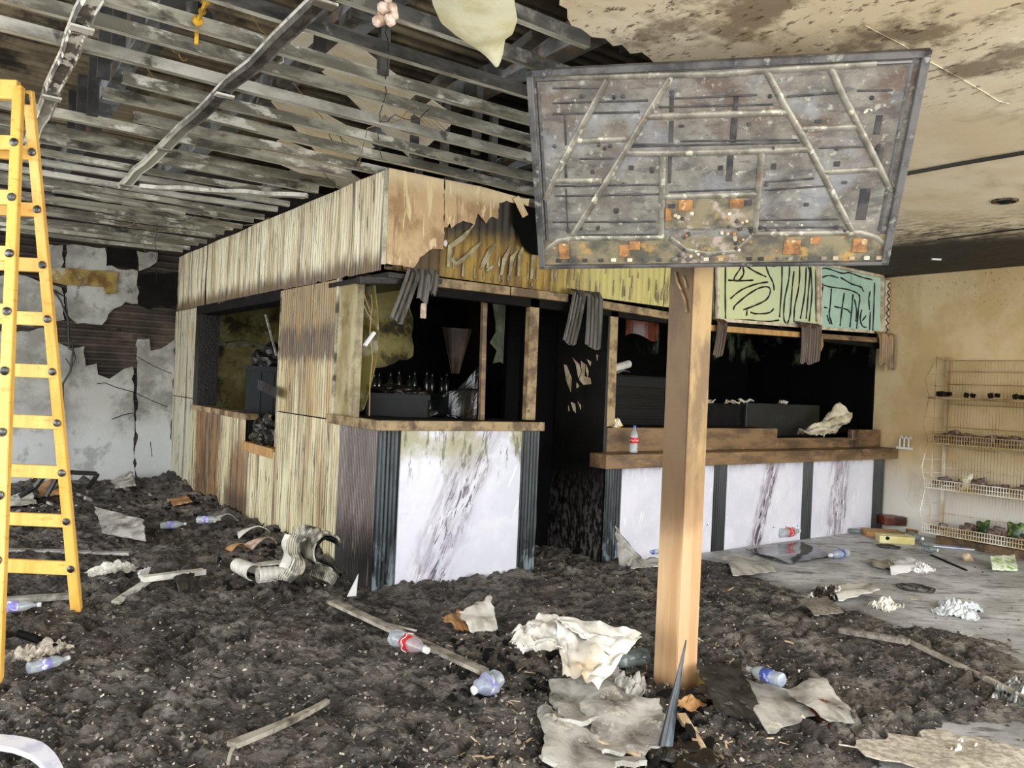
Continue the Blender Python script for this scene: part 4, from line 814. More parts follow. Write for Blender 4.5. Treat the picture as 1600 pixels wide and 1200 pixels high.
for k in range(24):
    x = 110+k*54+random.uniform(-10,10); a = tvp(*T3(x,862-k*.5)); q = B(); box(q,(a[0]-.012,a[1]-.008,0),(a[0]+.012,a[1]+.008,.014),.002); obj('lug', q, random.choice(['tv_rib','tv_frame','sign_rim']), tv)
q = B(); box(q,(-w2+.004,-h2+.004,-.035),(w2-.004,h2-.004,-.013),.004); obj('rear_shell', q, 'tv_frame', tv)
q = B(); box(q,(-.16,-h2+.1,-.075),(.16,-.05,-.036),.004); obj('wall_bracket', q, 'black_steel', tv)
# ---- yellow step ladder
lt = thing('step_ladder','yellow wooden A-frame step ladder reaching up into the burnt ceiling','ladder',(.4,5.0,0))
topB, footB, footA = Vector((.335,4.885,2.93)), Vector((.73,5.332,.03)), Vector((.262,4.20,.02)); topA = topB+Vector((-.045,-.03,0))
left = Vector((-.81,.59,0)).normalized()
def flr(top, foot, wt, wf):   # far rail of the same frame, off to the left
    return top+left*wt, foot+left*wf
for (tp_, ft, nm) in ((topB,footB,'B'),(topA,footA,'A')):
    t2, f2 = flr(tp_,ft,.34,.62)
    for a,b in ((tp_,ft),(t2,f2)):
        q = B(); bar(q, b, a, .062, .035, up=(.588,.809,0), bev=.004, tw=.8); ch('rail', q, 'ladder_yellow', lt, lt)
    for k in range(9):
        z = .30+.29*k; 
        f = (z-ft.z)/(tp_.z-ft.z); pa = ft.lerp(tp_,f); pb = f2.lerp(t2,f)
        q = B(); bar(q, pa, pb, .028, .075 if k else .08, up=(0,0,1), bev=.003); rg = ch('rung', q, 'ladder_yellow', lt, lt)
        q = B(); d = (pb-pa).normalized(); cm = (cam_f*-1); c0 = pa-d*.012+Vector((-cam_f.x,-cam_f.y,0))*.03
        lathe(q, [(.020,-.010),(.022,.004),(.012,.012)], 10, Matrix.Translation(pa+Vector((-cam_f.x,-cam_f.y,0))*.022)@Vector((-cam_f.x,-cam_f.y,0)).to_track_quat('Z','Y').to_matrix().to_4x4())
        ch('bolt', q, 'ladder_bolt', rg, lt, smooth=True)
q = B(); bar(q, topA+Vector((.0,0,-.02)), topA+left*.34+Vector((0,0,-.02)), .04,.1, bev=.003); ch('top_rail', q, 'ladder_yellow', lt, lt)
q = B(); bar(q, topA+Vector((0,0,-.05)), topB+Vector((0,0,-.05)), .03,.05); ch('hinge', q, 'ladder_bolt', lt, lt)
# ---- wire shelving on the right wall
sh = thing('wire_shelving','tall wire display shelving standing against the beige right wall','shelving',(8.8,3.2,0))
SY0, SY1 = 2.0, 4.24
def tbx(bm, p, q, r=.004, n=4): tube(bm, [p,q], r, n, False)
def many(name, segs, m, par, r=.004):
    q = B()
    for a,b in segs: tube(q, [a,b], r, 4, False)
    return tag(ch(name, q, m, par, sh), kind='stuff')
zs = [.12,.60,1.08,1.57]
q = B()
for y in (SY1,2.75): box(q,(9.02,y-.012,0),(9.05,y+.012,2.02))
ch('upright', q, 'wire_cream', sh, sh)
many('back_grid', [((9.02,SY0+i*.032,.06),(9.02,SY0+i*.032,1.98)) for i in range(int((SY1-SY0)/.032)+1)], 'wire_back', sh, .003)
for z in (.06,.3,.55,.8,1.02,1.25,1.5,1.72,1.86,1.98):
    q = B(); tube(q, [(9.013,SY0,z),(9.013,SY1,z)], .0045, 5); ch('grid_rail', q, 'wire_cream', sh, sh)
for z in zs:
    X0, X1 = 8.6, 9.0
    flat = z > 1.5
    q = B()
    if flat: box(q,(X0,SY0,z-.02),(X1,SY1,z),.004)
    else:
        tube(q,[(X0,SY0,z+.09),(X0,SY1,z+.09),(X1,SY1,z+.09)],.005,6); tube(q,[(X0,SY0,z),(X0,SY1,z),(X1,SY1,z)],.006,6); tube(q,[(X0,SY0,z+.045),(X0,SY1,z+.045)],.004,5)
    fr_ = ch('shelf_tray', q, 'wire_cream', sh, sh)
    if not flat:
        segs = []
        for i in range(int((SY1-SY0)/.026)+1):
            y = SY0+i*.026; segs += [((X0,y,z+.09),(X0,y,z)),((X0,y,z),(X1,y,z+.01))]
        many('tray_wires', segs, 'wire_cream', fr_, .0036)
# zigzag side wires
q = B(); pts = [(8.78,SY1+.01,2.0)]
for z0,z1 in ((1.57,2.0),(1.08,1.57),(.60,1.08),(.12,.60)):
    pts += [(8.56,SY1+.01,(z0+z1)/2-.03),(8.66,SY1+.01,z0)]
tube(q, pts, .006, 6); ch('side_wire', q, 'wire_cream', sh, sh)
q = B(); tube(q, [(8.78,SY1+.01,2.02),(8.78,SY1+.01,.1)], .005, 5); tube(q, [(9.02,SY1+.01,2.02),(9.02,SY1+.01,.1)], .008, 5); tube(q,[(8.78,SY1+.01,2.0),(9.02,SY1+.01,1.97)],.006,5); ch('side_post', q, 'wire_cream', sh, sh)
for z in (1.82,1.7,1.35,1.2,.9,.75,.42,.28):
    q = B(); tube(q, [(8.6,SY1+.01,z),(9.02,SY1+.01,z-.01)], .0035, 4); ch('side_rung', q, 'wire_cream', sh, sh)
bm = B(); box(bm,(8.72,1.5,0),(9.08,4.15,.085),.003); ch('plinth', bm, 'wood_brown', sh, sh)
# goods left on the shelves
random.seed(31)
def pack(y, z, m, w=.12, h=.16, label='', x=8.85, group=None, lean=0):
    q = B()
    def f(u,v):
        a = math.sin(u*PI)*math.sin(v*PI); return ((u-.5)*w*(1-.12*math.sin(v*PI)), -.5*0-.03*a, v*h+.012*math.sin(u*9)*(1 if v>.8 else 0))
    sheet(q, f, 8, 8, .004)
    def g(u,v):
        x_,y_,z_ = f(u,v); return (x_,-y_+.002,z_)
    sheet(q, g, 8, 8, .004)
    o = obj('snack_packet', q, m, smooth=True); o.location = (x,y,z); o.rotation_euler = (-.25+lean,random.uniform(-.25,.25),-PI/2+random.uniform(-.4,.4)); return tag(o,label,'packet',group)
p = at(1533,818,'x',8.8); pack(p.y, .15, 'green_pack',.17,.15,'dark green crisp packet standing on the lowest shelf, left one')
p = at(1583,818,'x',8.8); pack(p.y, .15, 'green_pack',.15,.18,'dark green crisp packet standing on the lowest shelf, right one')
p = at(1508,760,'x',8.72); pack(p.y, .62, 'yellow_pack',.16,.15,'white and yellow packet leaning on the second shelf from the bottom', x=8.72)
for zi,(z,n,grp,lb) in enumerate(((1.10,44,'packets lying on the third shelf','small dark burnt packet lying on the third wire shelf up'),(.62,20,'packets lying on the second shelf','small dark packet lying on the second wire shelf up'),(.14,14,'packets lying on the lowest shelf','small dark packet lying flat on the lowest wire shelf'),(1.575,16,'burnt packets on the top shelf','small charred packet on the flat top shelf'))):
    base = None
    for k in range(n):
        y = SY1-.1-(SY1-SY0-.3)*(k%(n//2))/(n//2); x = 8.7+.15*(k//(n//2))+random.uniform(-.02,.02)
        if base is None:
            q = B(); box(q,(-.045,-.04,0),(.045,.04,.05),.008)
            for v in q.verts: v.co += Vector((.008*mn.noise(v.co*30),.008*mn.noise(v.co*31),.012*mn.noise(v.co*40)))
            base = tag(obj('small_packet', q, 'dark_pack' if z != 1.575 else 'soot_black'), lb, 'packet', grp); base.location = (x,y,z+.006); continue
        c = base.copy(); COL.objects.link(c); c.location = (x,y,z+.006+random.uniform(0,.012)); c.rotation_euler = (random.uniform(-.3,.3),random.uniform(-.3,.3),random.uniform(-.6,.6)); s_ = random.uniform(.95,1.5) if zi < 3 else .6; c.scale = (s_,s_,random.uniform(1,2.2) if zi < 3 else .8)
# ---- inside the kiosk
def grille_box(loc, s, label, m='black_steel', top=None, n=8, name='air_cooler'):
    t = thing(name, label, 'appliance', loc)
    q = B(); box(q,(-s[0]/2,-s[1]/2,0),(s[0]/2,s[1]/2,s[2]),.01); obj('body', q, m, t)
    for k in range(4 if s[2] > .3 else 0):
        y0 = -s[1]/2+.05; x = -s[0]/2+.04+k*(s[0]-.08)/4
        q = B(); box(q,(x+.01,-s[1]/2-.008,.05),(x+(s[0]-.08)/4-.01,-s[1]/2+.002,s[2]-.05),.003); obj('front_panel', q, 'grey_grille', t)
    q = B(); box(q,(-s[0]/2-.01,-s[1]/2-.012,s[2]-.03),(s[0]/2+.01,-s[1]/2+.01,s[2]+.01)); obj('top_rim', q, 'grey_grille', t)
    q = B(); bmesh.ops.create_icosphere(q, subdivisions=4, radius=.5)
    for v in q.verts: v.co = Vector((v.co.x*s[0]*.95, v.co.y*s[1]*.8, max(0,v.co.z+.15)*s[2]*.75))*(1+.35*mn.noise(v.co*5))+Vector((0,0,s[2]-.02))
    obj('melted_top', q, 'melted', t); return t
g = grille_box((3.05,8.55,1.02),(.62,.5,.55),'black appliance with slatted front and a melted top inside the side hatch'); g.rotation_euler = (0,0,-.5)
bm = B(); box(bm,(2.62,7.05,.98),(3.6,9.9,1.02)); tag(obj('hatch_worktop', bm, 'soot_black'),'sooty worktop inside the side hatch carrying the burnt appliance','worktop')
bm = B(); box(bm,(2.66,7.1,.0),(3.5,9.8,.97)); tag(obj('hatch_cupboard', bm, 'inner_black'),'black charred cupboard under the worktop inside the side hatch','cupboard')
q = B(); bmesh.ops.create_icosphere(q, subdivisions=4, radius=.2)
for v in q.verts: v.co = Vector((v.co.x*.6,v.co.y*1.2,v.co.z*.8))*(1+.5*mn.noise(v.co*11))
o = tag(obj('melted_machine', q, mat('melt_glossy','15120f','8a7c66',sc=24,lo=.58,hi=.64,rough=.25,bump=.7)),'glossy melted lump sitting in the lower notch of the side hatch','melted lump'); o.location = (2.56,7.42,.94)
q = B(); sheet(q, lambda u,v:(.05*math.sin(v*3),-.25+.5*v,.03*math.sin(u*3)+.06*v*v+(u-.5)*.09), 6, 14, .004)
o = tag(obj('curled_plate', q, 'melted', smooth=True),'dark curled plate sticking out of the side hatch at its right edge','plate'); o.location = (2.38,7.0,1.34)
q = B(); bar(q, at(415,492,'x',2.62), at(432,556,'x',2.62), .018,.01); tag(obj('metal_strip', q, 'grid_steel_pale'),'thin pale metal strip leaning in the right side of the hatch','strip')
q = B(); tube(q,[at(352,535,'x',2.9),at(380,532,'x',2.9),at(405,537,'x',2.9),at(424,545,'x',2.8),at(430,560,'x',2.8)],.008,5); tag(obj('cable', q, 'wire_dark'),'dark cable sagging across the side hatch opening','cable')
# things behind the bar counter
g = grille_box((3.05,5.75,1.18),(.5,.42,.2),'black crushed machine standing on the bar behind the counter edge', name='crushed_machine'); g.rotation_euler=(0,0,-.55)
q = B(); box(q,(-.1,-.1,0),(.1,.1,.24),.006); t = thing('vent_box','small dark box with a slatted vent on the bar counter','vent box',(3.62,5.75,1.13),-.6); obj('body', q, 'black_steel', t)
for k in range(8):
    q = B(); box(q,(-.06,-.112,.03+k*.024),(.06,-.1,.042+k*.024)); obj('slat', q, 'grey_grille', t)
q = B(); sheet(q, lambda u,v:(u*.4,.06*math.sin(u*7+v*2)+v*.05,v*.3*(.4+u)+.05*math.sin(v*9+u*4)), 16, 16, .003)
o = tag(obj('crumpled_film', q, mat('film_dark','161a18','080909',sc=5,rough=.2,layers=(dict(c='7c887e',sc=9,lo=.64,hi=.68,amt=.8),))),'crumpled glossy dark film heaped over the crushed machine','film'); o.location = (3.2,5.55,1.2); o.rotation_euler = (0,0,-.6)
bm = B(); box(bm,(3.0,6.55,1.36),(4.2,6.85,1.385)); tag(obj('bottle_shelf', bm, 'soot_black'),'dark shelf on the wall behind the bar with burnt bottles','shelf')
bm = B(); box(bm,(3.0,6.45,0.3),(4.2,6.9,1.1)); tag(obj('back_cabinet', bm, 'inner_black'),'black charred cabinet at the back of the bar','cabinet')
pb = None
prof = [(.028,0),(.03,.01),(.03,.12),(.012,.16),(.011,.2),(.013,.205)]
for k in range(12):
    if pb is None:
        q = B(); lathe(q, prof, 10); pb = tag(obj('glass_bottle', q, 'glass_dark', smooth=True),'small burnt glass bottle in the row on the dark bar shelf','bottle','burnt bottles on the bar shelf'); pb.location = (3.08,6.68,1.385); continue
    c = pb.copy(); COL.objects.link(c); c.location = (3.08+k*.092+random.uniform(-.02,.02),6.68+random.uniform(-.05,.04),1.385); c.scale = (1,1,random.uniform(.7,1.15))
q = B(); sheet(q, lambda u,v:((u-.5)*.3*(1-v*.8),.03*math.sin(u*5),-v*.42), 8, 10, .004); o = tag(obj('hanging_scrap', q, mat('scrap_brown','4a2f1a','1d120a',sc=5,rough=.6)),'brown triangular scrap hanging in the dark behind the bar','scrap'); o.location = (3.85,6.2,2.0)
# hanging lamp at the corner
lp = thing('hanging_lamp','small hanging lamp fitting with wire under the header at the kiosk corner','lamp',tuple(at(663,455,'y',5.1)))
q = B(); tube(q,[(0,0,.1),(0,0,-.03)],.003,4); obj('wire', q, 'wire_dark', lp)
q = B(); lathe(q,[(.01,-.02),(.028,-.03),(.032,-.045),(.02,-.055),(.012,-.075)],12); obj('rosette', q, 'cap_white', lp, smooth=True)
q = B(); lathe(q,[(.018,-.09),(.022,-.1),(.022,-.19),(.02,-.2)],12); obj('holder', q, 'pink_foam', lp, smooth=True)
for pts in ([(567,452),(572,470),(580,490),(578,520),(582,560),(578,600),(577,650)],[(580,460),(582,480),(578,500)],[(565,468),(574,490),(582,500)]):
    q = B(); tube(q,[at(x,y,'y',5.3) for x,y in pts],.004,4); tag(obj('cable', q, 'wire_tan'),'thin cables hanging in the open kiosk corner','cable','cables in the open kiosk corner')
q = B(); a = at(570,540,'y',5.2); bar(q,a,a+Vector((.07,0,.1)),.03,.02); tag(obj('socket_scrap', q, 'cap_white'),'small white fitting dangling on the cables at the kiosk corner','fitting')
# service counter side: oven, sheet metal box, scraps
t = thing('oven','black oven with horizontal bars behind the service counter','oven',(5.35,5.75,1.13))
q = B(); box(q,(-.5,-.3,0),(.5,.3,.52),.01); obj('body', q, 'black_steel', t)
q = B(); box(q,(-.42,-.315,.40),(.48,-.3,.50),.004); obj('top_panel', q, 'grey_grille', t)
for z in (.30,.2,.1,.04):
    q = B(); box(q,(-.38,-.33,z),(.46,-.3,z+.018),.003); obj('rail', q, 'grey_grille', t)
bm = B(); box(bm,(7.0,5.35,1.06),(8.35,5.45,1.42),.006); tag(obj('metal_screen', bm, 'grey_steel' if 'grey_steel' in M else mat('grey_steel','1d2222','151818',rough=.5)),'dark grey sheet metal box front behind the service counter','metal box')
bm = B(); box(bm,(6.2,5.4,1.06),(6.98,5.8,1.4),.01); tag(obj('dark_case', bm, 'soot_black'),'black case left of the grey metal box behind the service counter','case')
random.seed(8)
for k,(x,y,z) in enumerate(((6.45,5.5,1.4),(6.6,5.52,1.4),(6.95,5.5,1.4),(7.05,5.4,1.42),(7.7,5.4,1.42))):
    q = B(); sheet(q, lambda u,v:((u-.5)*.16,(v-.5)*.08,.02+.025*math.sin(u*6+k)*math.cos(v*4)), 6, 5, .004); o = tag(obj('paper_scrap', q, 'yellow_pack' if k in (1,2) else 'paper_pale'),'pale crumpled scrap lying on top of the dark boxes behind the service counter','scrap','scraps on the boxes behind the counter'); o.location = (x,y,z); o.rotation_euler = (0,0,k)
q = B(); 
def crm(u,v): return ((u-.5)*.66+.05*math.sin(v*6), (v-.5)*.26*(1.2-.6*u), .03+.36*u*u*(.5+.5*v)+.06*abs(mn.noise(Vector((u*5,v*3,1))))+.05*abs(math.sin(u*7+v*6)))
sheet(q, crm, 26, 14, .004); p = at(1302,688,'y',4.95); o = tag(obj('crumpled_sheet', q, mat('sheet_bone','d3cbb2','8f8468',sc=3,lo=.42,hi=.62,rough=.5,layers=(dict(c='1f1a14',sc=5,lo=.58,hi=.64,amt=.8),)), smooth=25),'crumpled bone-coloured sheet draped over the low part of the counter riser','sheet'); o.location = (7.95,4.98,1.06)
q = B(); sheet(q, lambda u,v:((u-.5)*.5,(v-.5)*.3,.12*math.sin(v*3)*(1-u)+.03*math.sin(u*9)), 14, 8, .004); o = tag(obj('torn_board', q, 'slate_pale'),'torn pale board lying on top of the black oven','board'); o.location = (5.25,5.75,1.66)
q = B(); tube(q,[(-.14,0,.04),(.12,.05,.10)],.04,12); o = tag(obj('rolled_card', q, 'paper_pale', smooth=True),'small pale rolled card on the black oven','roll'); o.location = (5.45,5.65,1.66)
q = B(); sheet(q, lambda u,v:((u-.5)*.45,.02*math.sin(u*8),(v-.5)*.2+.03*math.sin(u*6)), 12, 5, .006); o = tag(obj('red_brown_roll', q, 'leather_red'),'red-brown rolled awning fabric under the header beside the post','fabric'); o.location = (5.35,5.3,2.1)
q = B(); sheet(q, lambda u,v:((u-.5)*.09,(v-.5)*.05+.01,.04+.03*math.sin(u*5+v*4)), 5, 5, .03); o = tag(obj('crumpled_wrapper', q, 'yellow_pack'),'small white and yellow crumpled wrapper on the counter left of the bottle','wrapper'); o.location = (4.78,5.0,1.17)
# ================================================================== THINGS ON THE FLOOR
def onf(px, py, lift=0): return onfloor(px, py, lift)
PROTO = {}
def bottle(label, a, b, kind='violet', crush=0, d=None, cap='cap_white', group=None, body='bottle_clear', stand=None, up=.012):
    """plastic bottle lying with its base at photo point a and its neck at b, or standing at `stand`"""
    t = thing('plastic_bottle', label, 'bottle', group=group)
    if stand is not None: L = stand[1]; R = stand[2]; loc = stand[0]; mt = Matrix.Translation(loc)
    else:
        A, Bp = onf(*a), onf(*b); L = max(.12,min(.36,(Bp-A).length)); R = d or L*.15; c = (A+Bp)/2
        if crush: R *= 1.05
        X = (Bp-A).normalized(); yv = Vector((0,0,1)).cross(X).normalized(); z = X.cross(yv)
        mt = Matrix.Translation(A+Vector((0,0,R*.92+up))) @ Matrix((yv, z, X)).transposed().to_4x4()
    t.matrix_world = mt
    def sq(p):
        k = 1
        if crush: k = 1+crush*mn.noise(Vector((p.x*9/R*.1,p.y*9/R*.1,p.z*22+len(label)))) 
        return Vector((p.x*k,p.y*k*(1-.35*crush),p.z))
    P = [(R*.6,0),(R*.92,L*.02),(R,L*.07)]
    for i in range(9): z = .1+i*.055; P.append((R*(1-.06*(i%2)), L*z))
    P += [(R*.97,L*.62),(R*.85,L*.7),(R*.6,L*.78),(R*.38,L*.84),(R*.32,L*.88),(R*.42,L*.89),(R*.42,L*.905),(R*.3,L*.91),(R*.3,L*.945)]
    q = B(); lathe(q, P, 18, squash=sq); obj('bottle_body', q, body, t, smooth=True)
    q = B(); lathe(q, [(R*.37,L*.915),(R*.38,L*.99),(R*.34,L)], 14); obj('cap', q, cap, t, smooth=True)
    if kind:
        z0, z1 = (.28,.52) if kind != 'red' else (.36,.56)
        q = B(); lathe(q, [(R*1.0,L*z0),(R*1.025,L*(z0+.005)),(R*1.025,L*(z1-.005)),(R*1.0,L*z1)], 18, squash=sq); lb = obj('label', q, 'label_'+kind, t, smooth=True)
        if kind == 'red':
            q = B()
            pts = [(R*1.035*math.cos(u*2*PI), R*1.035*math.sin(u*2*PI), L*(.46+.03*math.sin(u*40))) for u in [i/48 for i in range(48)]]; tube(q, pts, R*.045, 4)
            obj('label_script', q, 'label_script', lb)
    return t
wb_ = 'crumpled water bottle with violet label '
bottle(wb_+'in the left foreground',(42,1058),(108,1040),'violet',.25)
bottle(wb_+'beside the ladder foot at the left edge',(-10,962),(64,957),'violet',.25)
bottle(wb_+'further from the wall of two by the kiosk side',(250,829),(291,826),'violet',.15)
bottle(wb_+'lying nearest the base of the kiosk side wall',(308,820),(344,819),'violet',.15)
bottle('crushed bottle with red label lying on the diagonal lath',(614,1010),(668,1034),'red',.35,d=.045)
bottle('short crushed clear bottle in the rubble below the white cloth',(778,1082),(738,1100),'violet',.5,d=.05)
bottle('clear bottle with blue label lying on the pale sheet right of the post',(1222,1092),(1166,1072),'blue',.15,up=.055)
bottle('small blue-labelled bottle at the foot of the first white counter panel',(1028,873),(1000,874),'blue',.2,up=.04)
bottle('large clear bottle with red label lying by the veined counter panel',(1216,848),(1262,842),'red',.1,d=.05,up=.05)
bottle('small blue-labelled water bottle on the dark glossy tile edge',(1322,872),(1296,877),'blue',.2)
bottle('clear unlabelled bottle leaning at the last counter panel',(1326,834),(1352,836),None,.3,body='bottle_smoky')
bottle('smoky bottle with green cap half under the white cloth, beside the post',(1012,1040),(945,1052),None,.4,cap='cap_green',body='bottle_smoky',d=.045)
bottle('dark dirty bottle lying on the concrete near the shelving',(1440,864),(1466,868),None,.4,body='bottle_smoky',d=.04)
bottle('clear squashed bottle in front of the yellow carton by the right wall',(1418,844),(1442,850),None,.5,body='bottle_smoky',d=.045)
p = at(990,704,'y',4.87); bottle('clear soft drink bottle with red label standing on the service counter ledge',None,None,'red',0,stand=(Vector((p.x,4.87,.962)),.235,.036),body='bottle_clear',cap='cap_blue')
# laths, boards, strips
def lath(name, label, a, b, w=.05, t=.018, m='old_lath', la=0, lb=0, cat='lath', bend=0, tw=1):
    A, Bp = onf(*a), onf(*b); A.z = A.z+t/2+la; Bp.z = Bp.z+t/2+lb; c = (A+Bp)/2
    th = thing(name, label, cat, (c.x,c.y,0)) if False else None
    q = B(); n = 10; d = (Bp-A).normalized(); s = d.cross(Vector((0,0,1))).normalized(); rows = []
    for i in range(n+1):
        f = i/n; p = A.lerp(Bp,f)+s*bend*math.sin(f*PI)+Vector((0,0,.25*abs(bend)*math.sin(f*PI)))-c; ww = w*(1+(tw-1)*f)*(1+.08*mn.noise(Vector((i*.9,w*50,0)))); 
        rows.append([q.verts.new(p+s*(ww/2*x)+Vector((0,0,t/2*y))) for x,y in ((-1,-1),(1,-1),(1,1),(-1,1))])
    for i in range(n):
        for k in range(4): q.faces.new((rows[i][k],rows[i][(k+1)%4],rows[i+1][(k+1)%4],rows[i+1][k]))
    q.faces.new(rows[0][::-1]); q.faces.new(rows[-1])
    o = obj(name, q, m); o.location = c; return tag(o, label, cat)
lath('lath','long scorched lath lying diagonally in the middle foreground',(517,951),(756,1062),.06,.02,'old_lath',.035,.03)
lath('lath','thin white splinter resting beside the diagonal lath',(566,975),(650,992),.012,.008,'paper_pale',.03,.02)
lath('lath','long pale lath on the debris behind the ladder',(-30,862),(204,871),.06,.02,'slate_pale',.01,.02)
lath('lath','pale batten lying behind the ladder feet',(-10,948),(112,940),.06,.03,'slate_pale',.02,.02)
lath('trim_strip','curved grey-white trim strip lying in the left foreground',(362,1172),(512,1106),.05,.02,'old_lath',.01,.02,bend=.03,tw=.4)
lath('trim_strip','thin bent wire-like strip below the curved trim strip',(356,1200),(420,1152),.014,.01,'old_lath',.01,.01,bend=-.05)
lath('pole','long thin dirty pole on the debris at the right edge',(1405,1008),(1640,1122),.03,.022,'old_lath',.04,.03)
lath('stick','short charred stick touching the end of the long pole',(1312,992),(1420,1012),.045,.03,'ash_grey',.015,.02,bend=.03)
lath('lath','short wooden batten stub behind the post foot, right side',(1086,1068),(1130,1092),.03,.07,'ochre_board',.0,.0)
lath('lath','black burnt lath against the back of the left debris',(60,782),(104,768),.05,.03,'chair_black',.0,.10)
lath('lath','straight black strip on the concrete beside the shelving',(1455,868),(1510,892),.02,.012,'soot_black',.0,.0)
lath('film_roll','long bluish plastic strip on the floor before the shelving',(1442,853),(1562,862),.12,.012,'blue_film',.01,.0,'film')
lath('plastic_strip','long lilac-white plastic strip curving through the bottom left corner',(-40,1172),(92,1222),.10,.02,mat('lilac','c9c9dc','e6e6ee',sc=9,rough=.4),.02,.0,'strip',bend=-.06,tw=.5)
# plates and sheets: corner points in the photo, slightly warped
def plate(name, label, pts, m, th=.01, lift=(0,0,0,0), warp=.02, cat='board', amp=.012, seed=1):
    P = [onf(*p) for p in pts]; P = [p+Vector((0,0,l+th)) for p,l in zip(P,lift)]; c = sum(P,Vector())/4
    q = B(); ed = lambda u,v: mn.noise(Vector((u*7+seed,v*7,seed)))
    def f(u,v):
        u2_ = u; v2_ = v
        p = P[0].lerp(P[1],u2_).lerp(P[3].lerp(P[2],u2_),v2_)-c
        p = p+Vector((mn.noise(Vector((v*6,seed,0)))*amp*2*(1 if u in (0,1) else .3), mn.noise(Vector((u*6,seed,9)))*amp*2*(1 if v in (0,1) else .3), warp*mn.noise(Vector((u*2.2+seed,v*2.2,seed)))))
        return p
    sheet(q, f, 14, 10, th); o = obj(name, q, m); o.location = c
    zmin = min((o.location.z+v.co.z)-gz(o.location.x+v.co.x,o.location.y+v.co.y) for v in o.data.vertices)
    if zmin > 0: o.location.z -= zmin
    o.location.z += .018
    return tag(o, label, cat)
plate('metal_sheet','grey sheet of metal propped on edge in the left debris',((146,812),(222,832),(228,850),(160,836)),'slate_pale',.008,(.10,.09,0,0),.02)
plate('char_sheet','blackened sheet with raised edge lying against the post foot',((1086,1078),(1150,1076),(1200,1142),(1118,1126)),'char_sheet',.006,(.12,.13,.03,.05),.02,'sheet')
plate('pale_sheet','pale dusty sheet with a scorched corner right of the post',((1125,1075),(1205,1078),(1300,1122),(1200,1152)),'slate_pale',.006,(.05,.0,.03,.0),.03,'sheet')
plate('scorched_flap','brown scorched raised edge of the pale sheet',((1240,1102),(1262,1110),(1298,1122),(1292,1146)),'leather_red',.005,(.02,.03,.05,.0),.02,'sheet')
plate('pale_sheet','broken grey plate beyond the pale sheet, right of the bottle',((1220,1090),(1285,1086),(1340,1135),(1290,1140)),'slate_pale',.006,(.02,.06,.0,.02),.03,'sheet',seed=5)
plate('stone_board','big cracked pale board in the bottom foreground left of the post',((858,1086),(960,1062),(1010,1130),(872,1150)),'slate_pale',.02,(0,.02,0,0),.05,'board',.03,3)
plate('stone_board','second cracked pale board at the bottom edge of the picture',((842,1128),(880,1124),(1010,1215),(858,1230)),'slate_pale',.02,(0,0,0,0),.05,'board',.03,6)
plate('stone_board','third cracked board piece beside the black spike',((905,1120),(1030,1110),(1045,1180),(940,1195)),'slate_pale',.015,(.02,.02,.0,.0),.05,'board',.03,9)
plate('glossy_tile','dark glossy curved sheet on the floor by the veined counter panel',((1165,864),(1250,852),(1298,872),(1232,884)),'shiny_black',.006,(.01,.01,.0,.0),.02,'sheet')
plate('curled_board','curled brownish board lying before the counter',((1126,878),(1180,874),(1212,896),(1145,908)),'slate_pale',.01,(.04,.0,.0,.03),.05)
plate('white_sheet','white sheet lying on the debris right of the melted bundle',((1300,928),(1345,920),(1374,938),(1310,943)),'paper_pale',.008,(.03,.03,.06,.0),.02,'sheet')
plate('paper','crumpled white paper on the concrete before the shelving',((1388,886),(1420,880),(1448,890),(1392,900)),'cap_white',.004,(.02,.03,.0,.0),.05,'paper')
plate('paper','brown paper scrap beside the crumpled white paper',((1352,880),(1390,876),(1400,892),(1368,890)),'old_lath',.004,(0,0,0,0),.03,'paper',seed=4)
plate('board','thin dark board lying flat on the debris in the middle right',((1245,942),(1290,938),(1318,962),(1272,966)),'ash_grey',.008,(0,0,0,0),.02)
plate('cream_card','torn cream card standing out of the debris in the centre',((716,978),(764,962),(778,990),(734,992)),'paper_pale',.006,(.06,.10,.0,.0),.03,'card')
plate('brown_card','burnt brown piece joined left of the cream card',((690,976),(716,970),(736,990),(712,988)),'cardboard',.006,(.02,.04,.0,.0),.03,'card')
plate('cardboard','folded brown cardboard scraps behind the ladder',((58,765),(100,757),(104,774),(62,778)),'cardboard',.006,(.03,.10,.0,.0),.03,'cardboard')
plate('paper','white papers scattered behind the ladder',((0,782),(48,776),(58,790),(10,797)),'paper_pale',.006,(.0,.03,.0,.0),.03,'paper',seed=8)
plate('plaster_slab','pale plaster slab in the rubble by the back wall',((172,755),(205,748),(212,762),(180,766)),'slate_pale',.02,(.0,.05,.0,.0),.03)
plate('brick_scrap','reddish flat scrap in the debris near the back wall',((262,786),(290,780),(300,788),(270,794)),'cardboard',.012,(.0,.01,.0,.0),.01)
plate('dust_patch','flat pale dusty sheet in the bottom right corner',((1310,1172),(1460,1150),(1640,1190),(1560,1250)),'ash_pale',.006,(0,0,0,0),.02,'sheet',.03)
plate('side_board','pale board leaning at the left end of the service counter',((958,884),(1012,890),(1016,892),(968,888)),'slate_pale',.008,(.30,.0,.0,.0),.0)
plate('floor_card','flat card under the small bottle by the service counter',((990,882),(1038,878),(1036,888),(985,892)),'paper_pale',.006,(.0,.02,.0,.0),.01,'card')
plate('lime_packet','white and lime green packet lying before the shelving',((1546,884),(1584,882),(1590,896),(1550,894)),'lime_pack',.02,(.05,.05,.0,.0),.02,'packet')
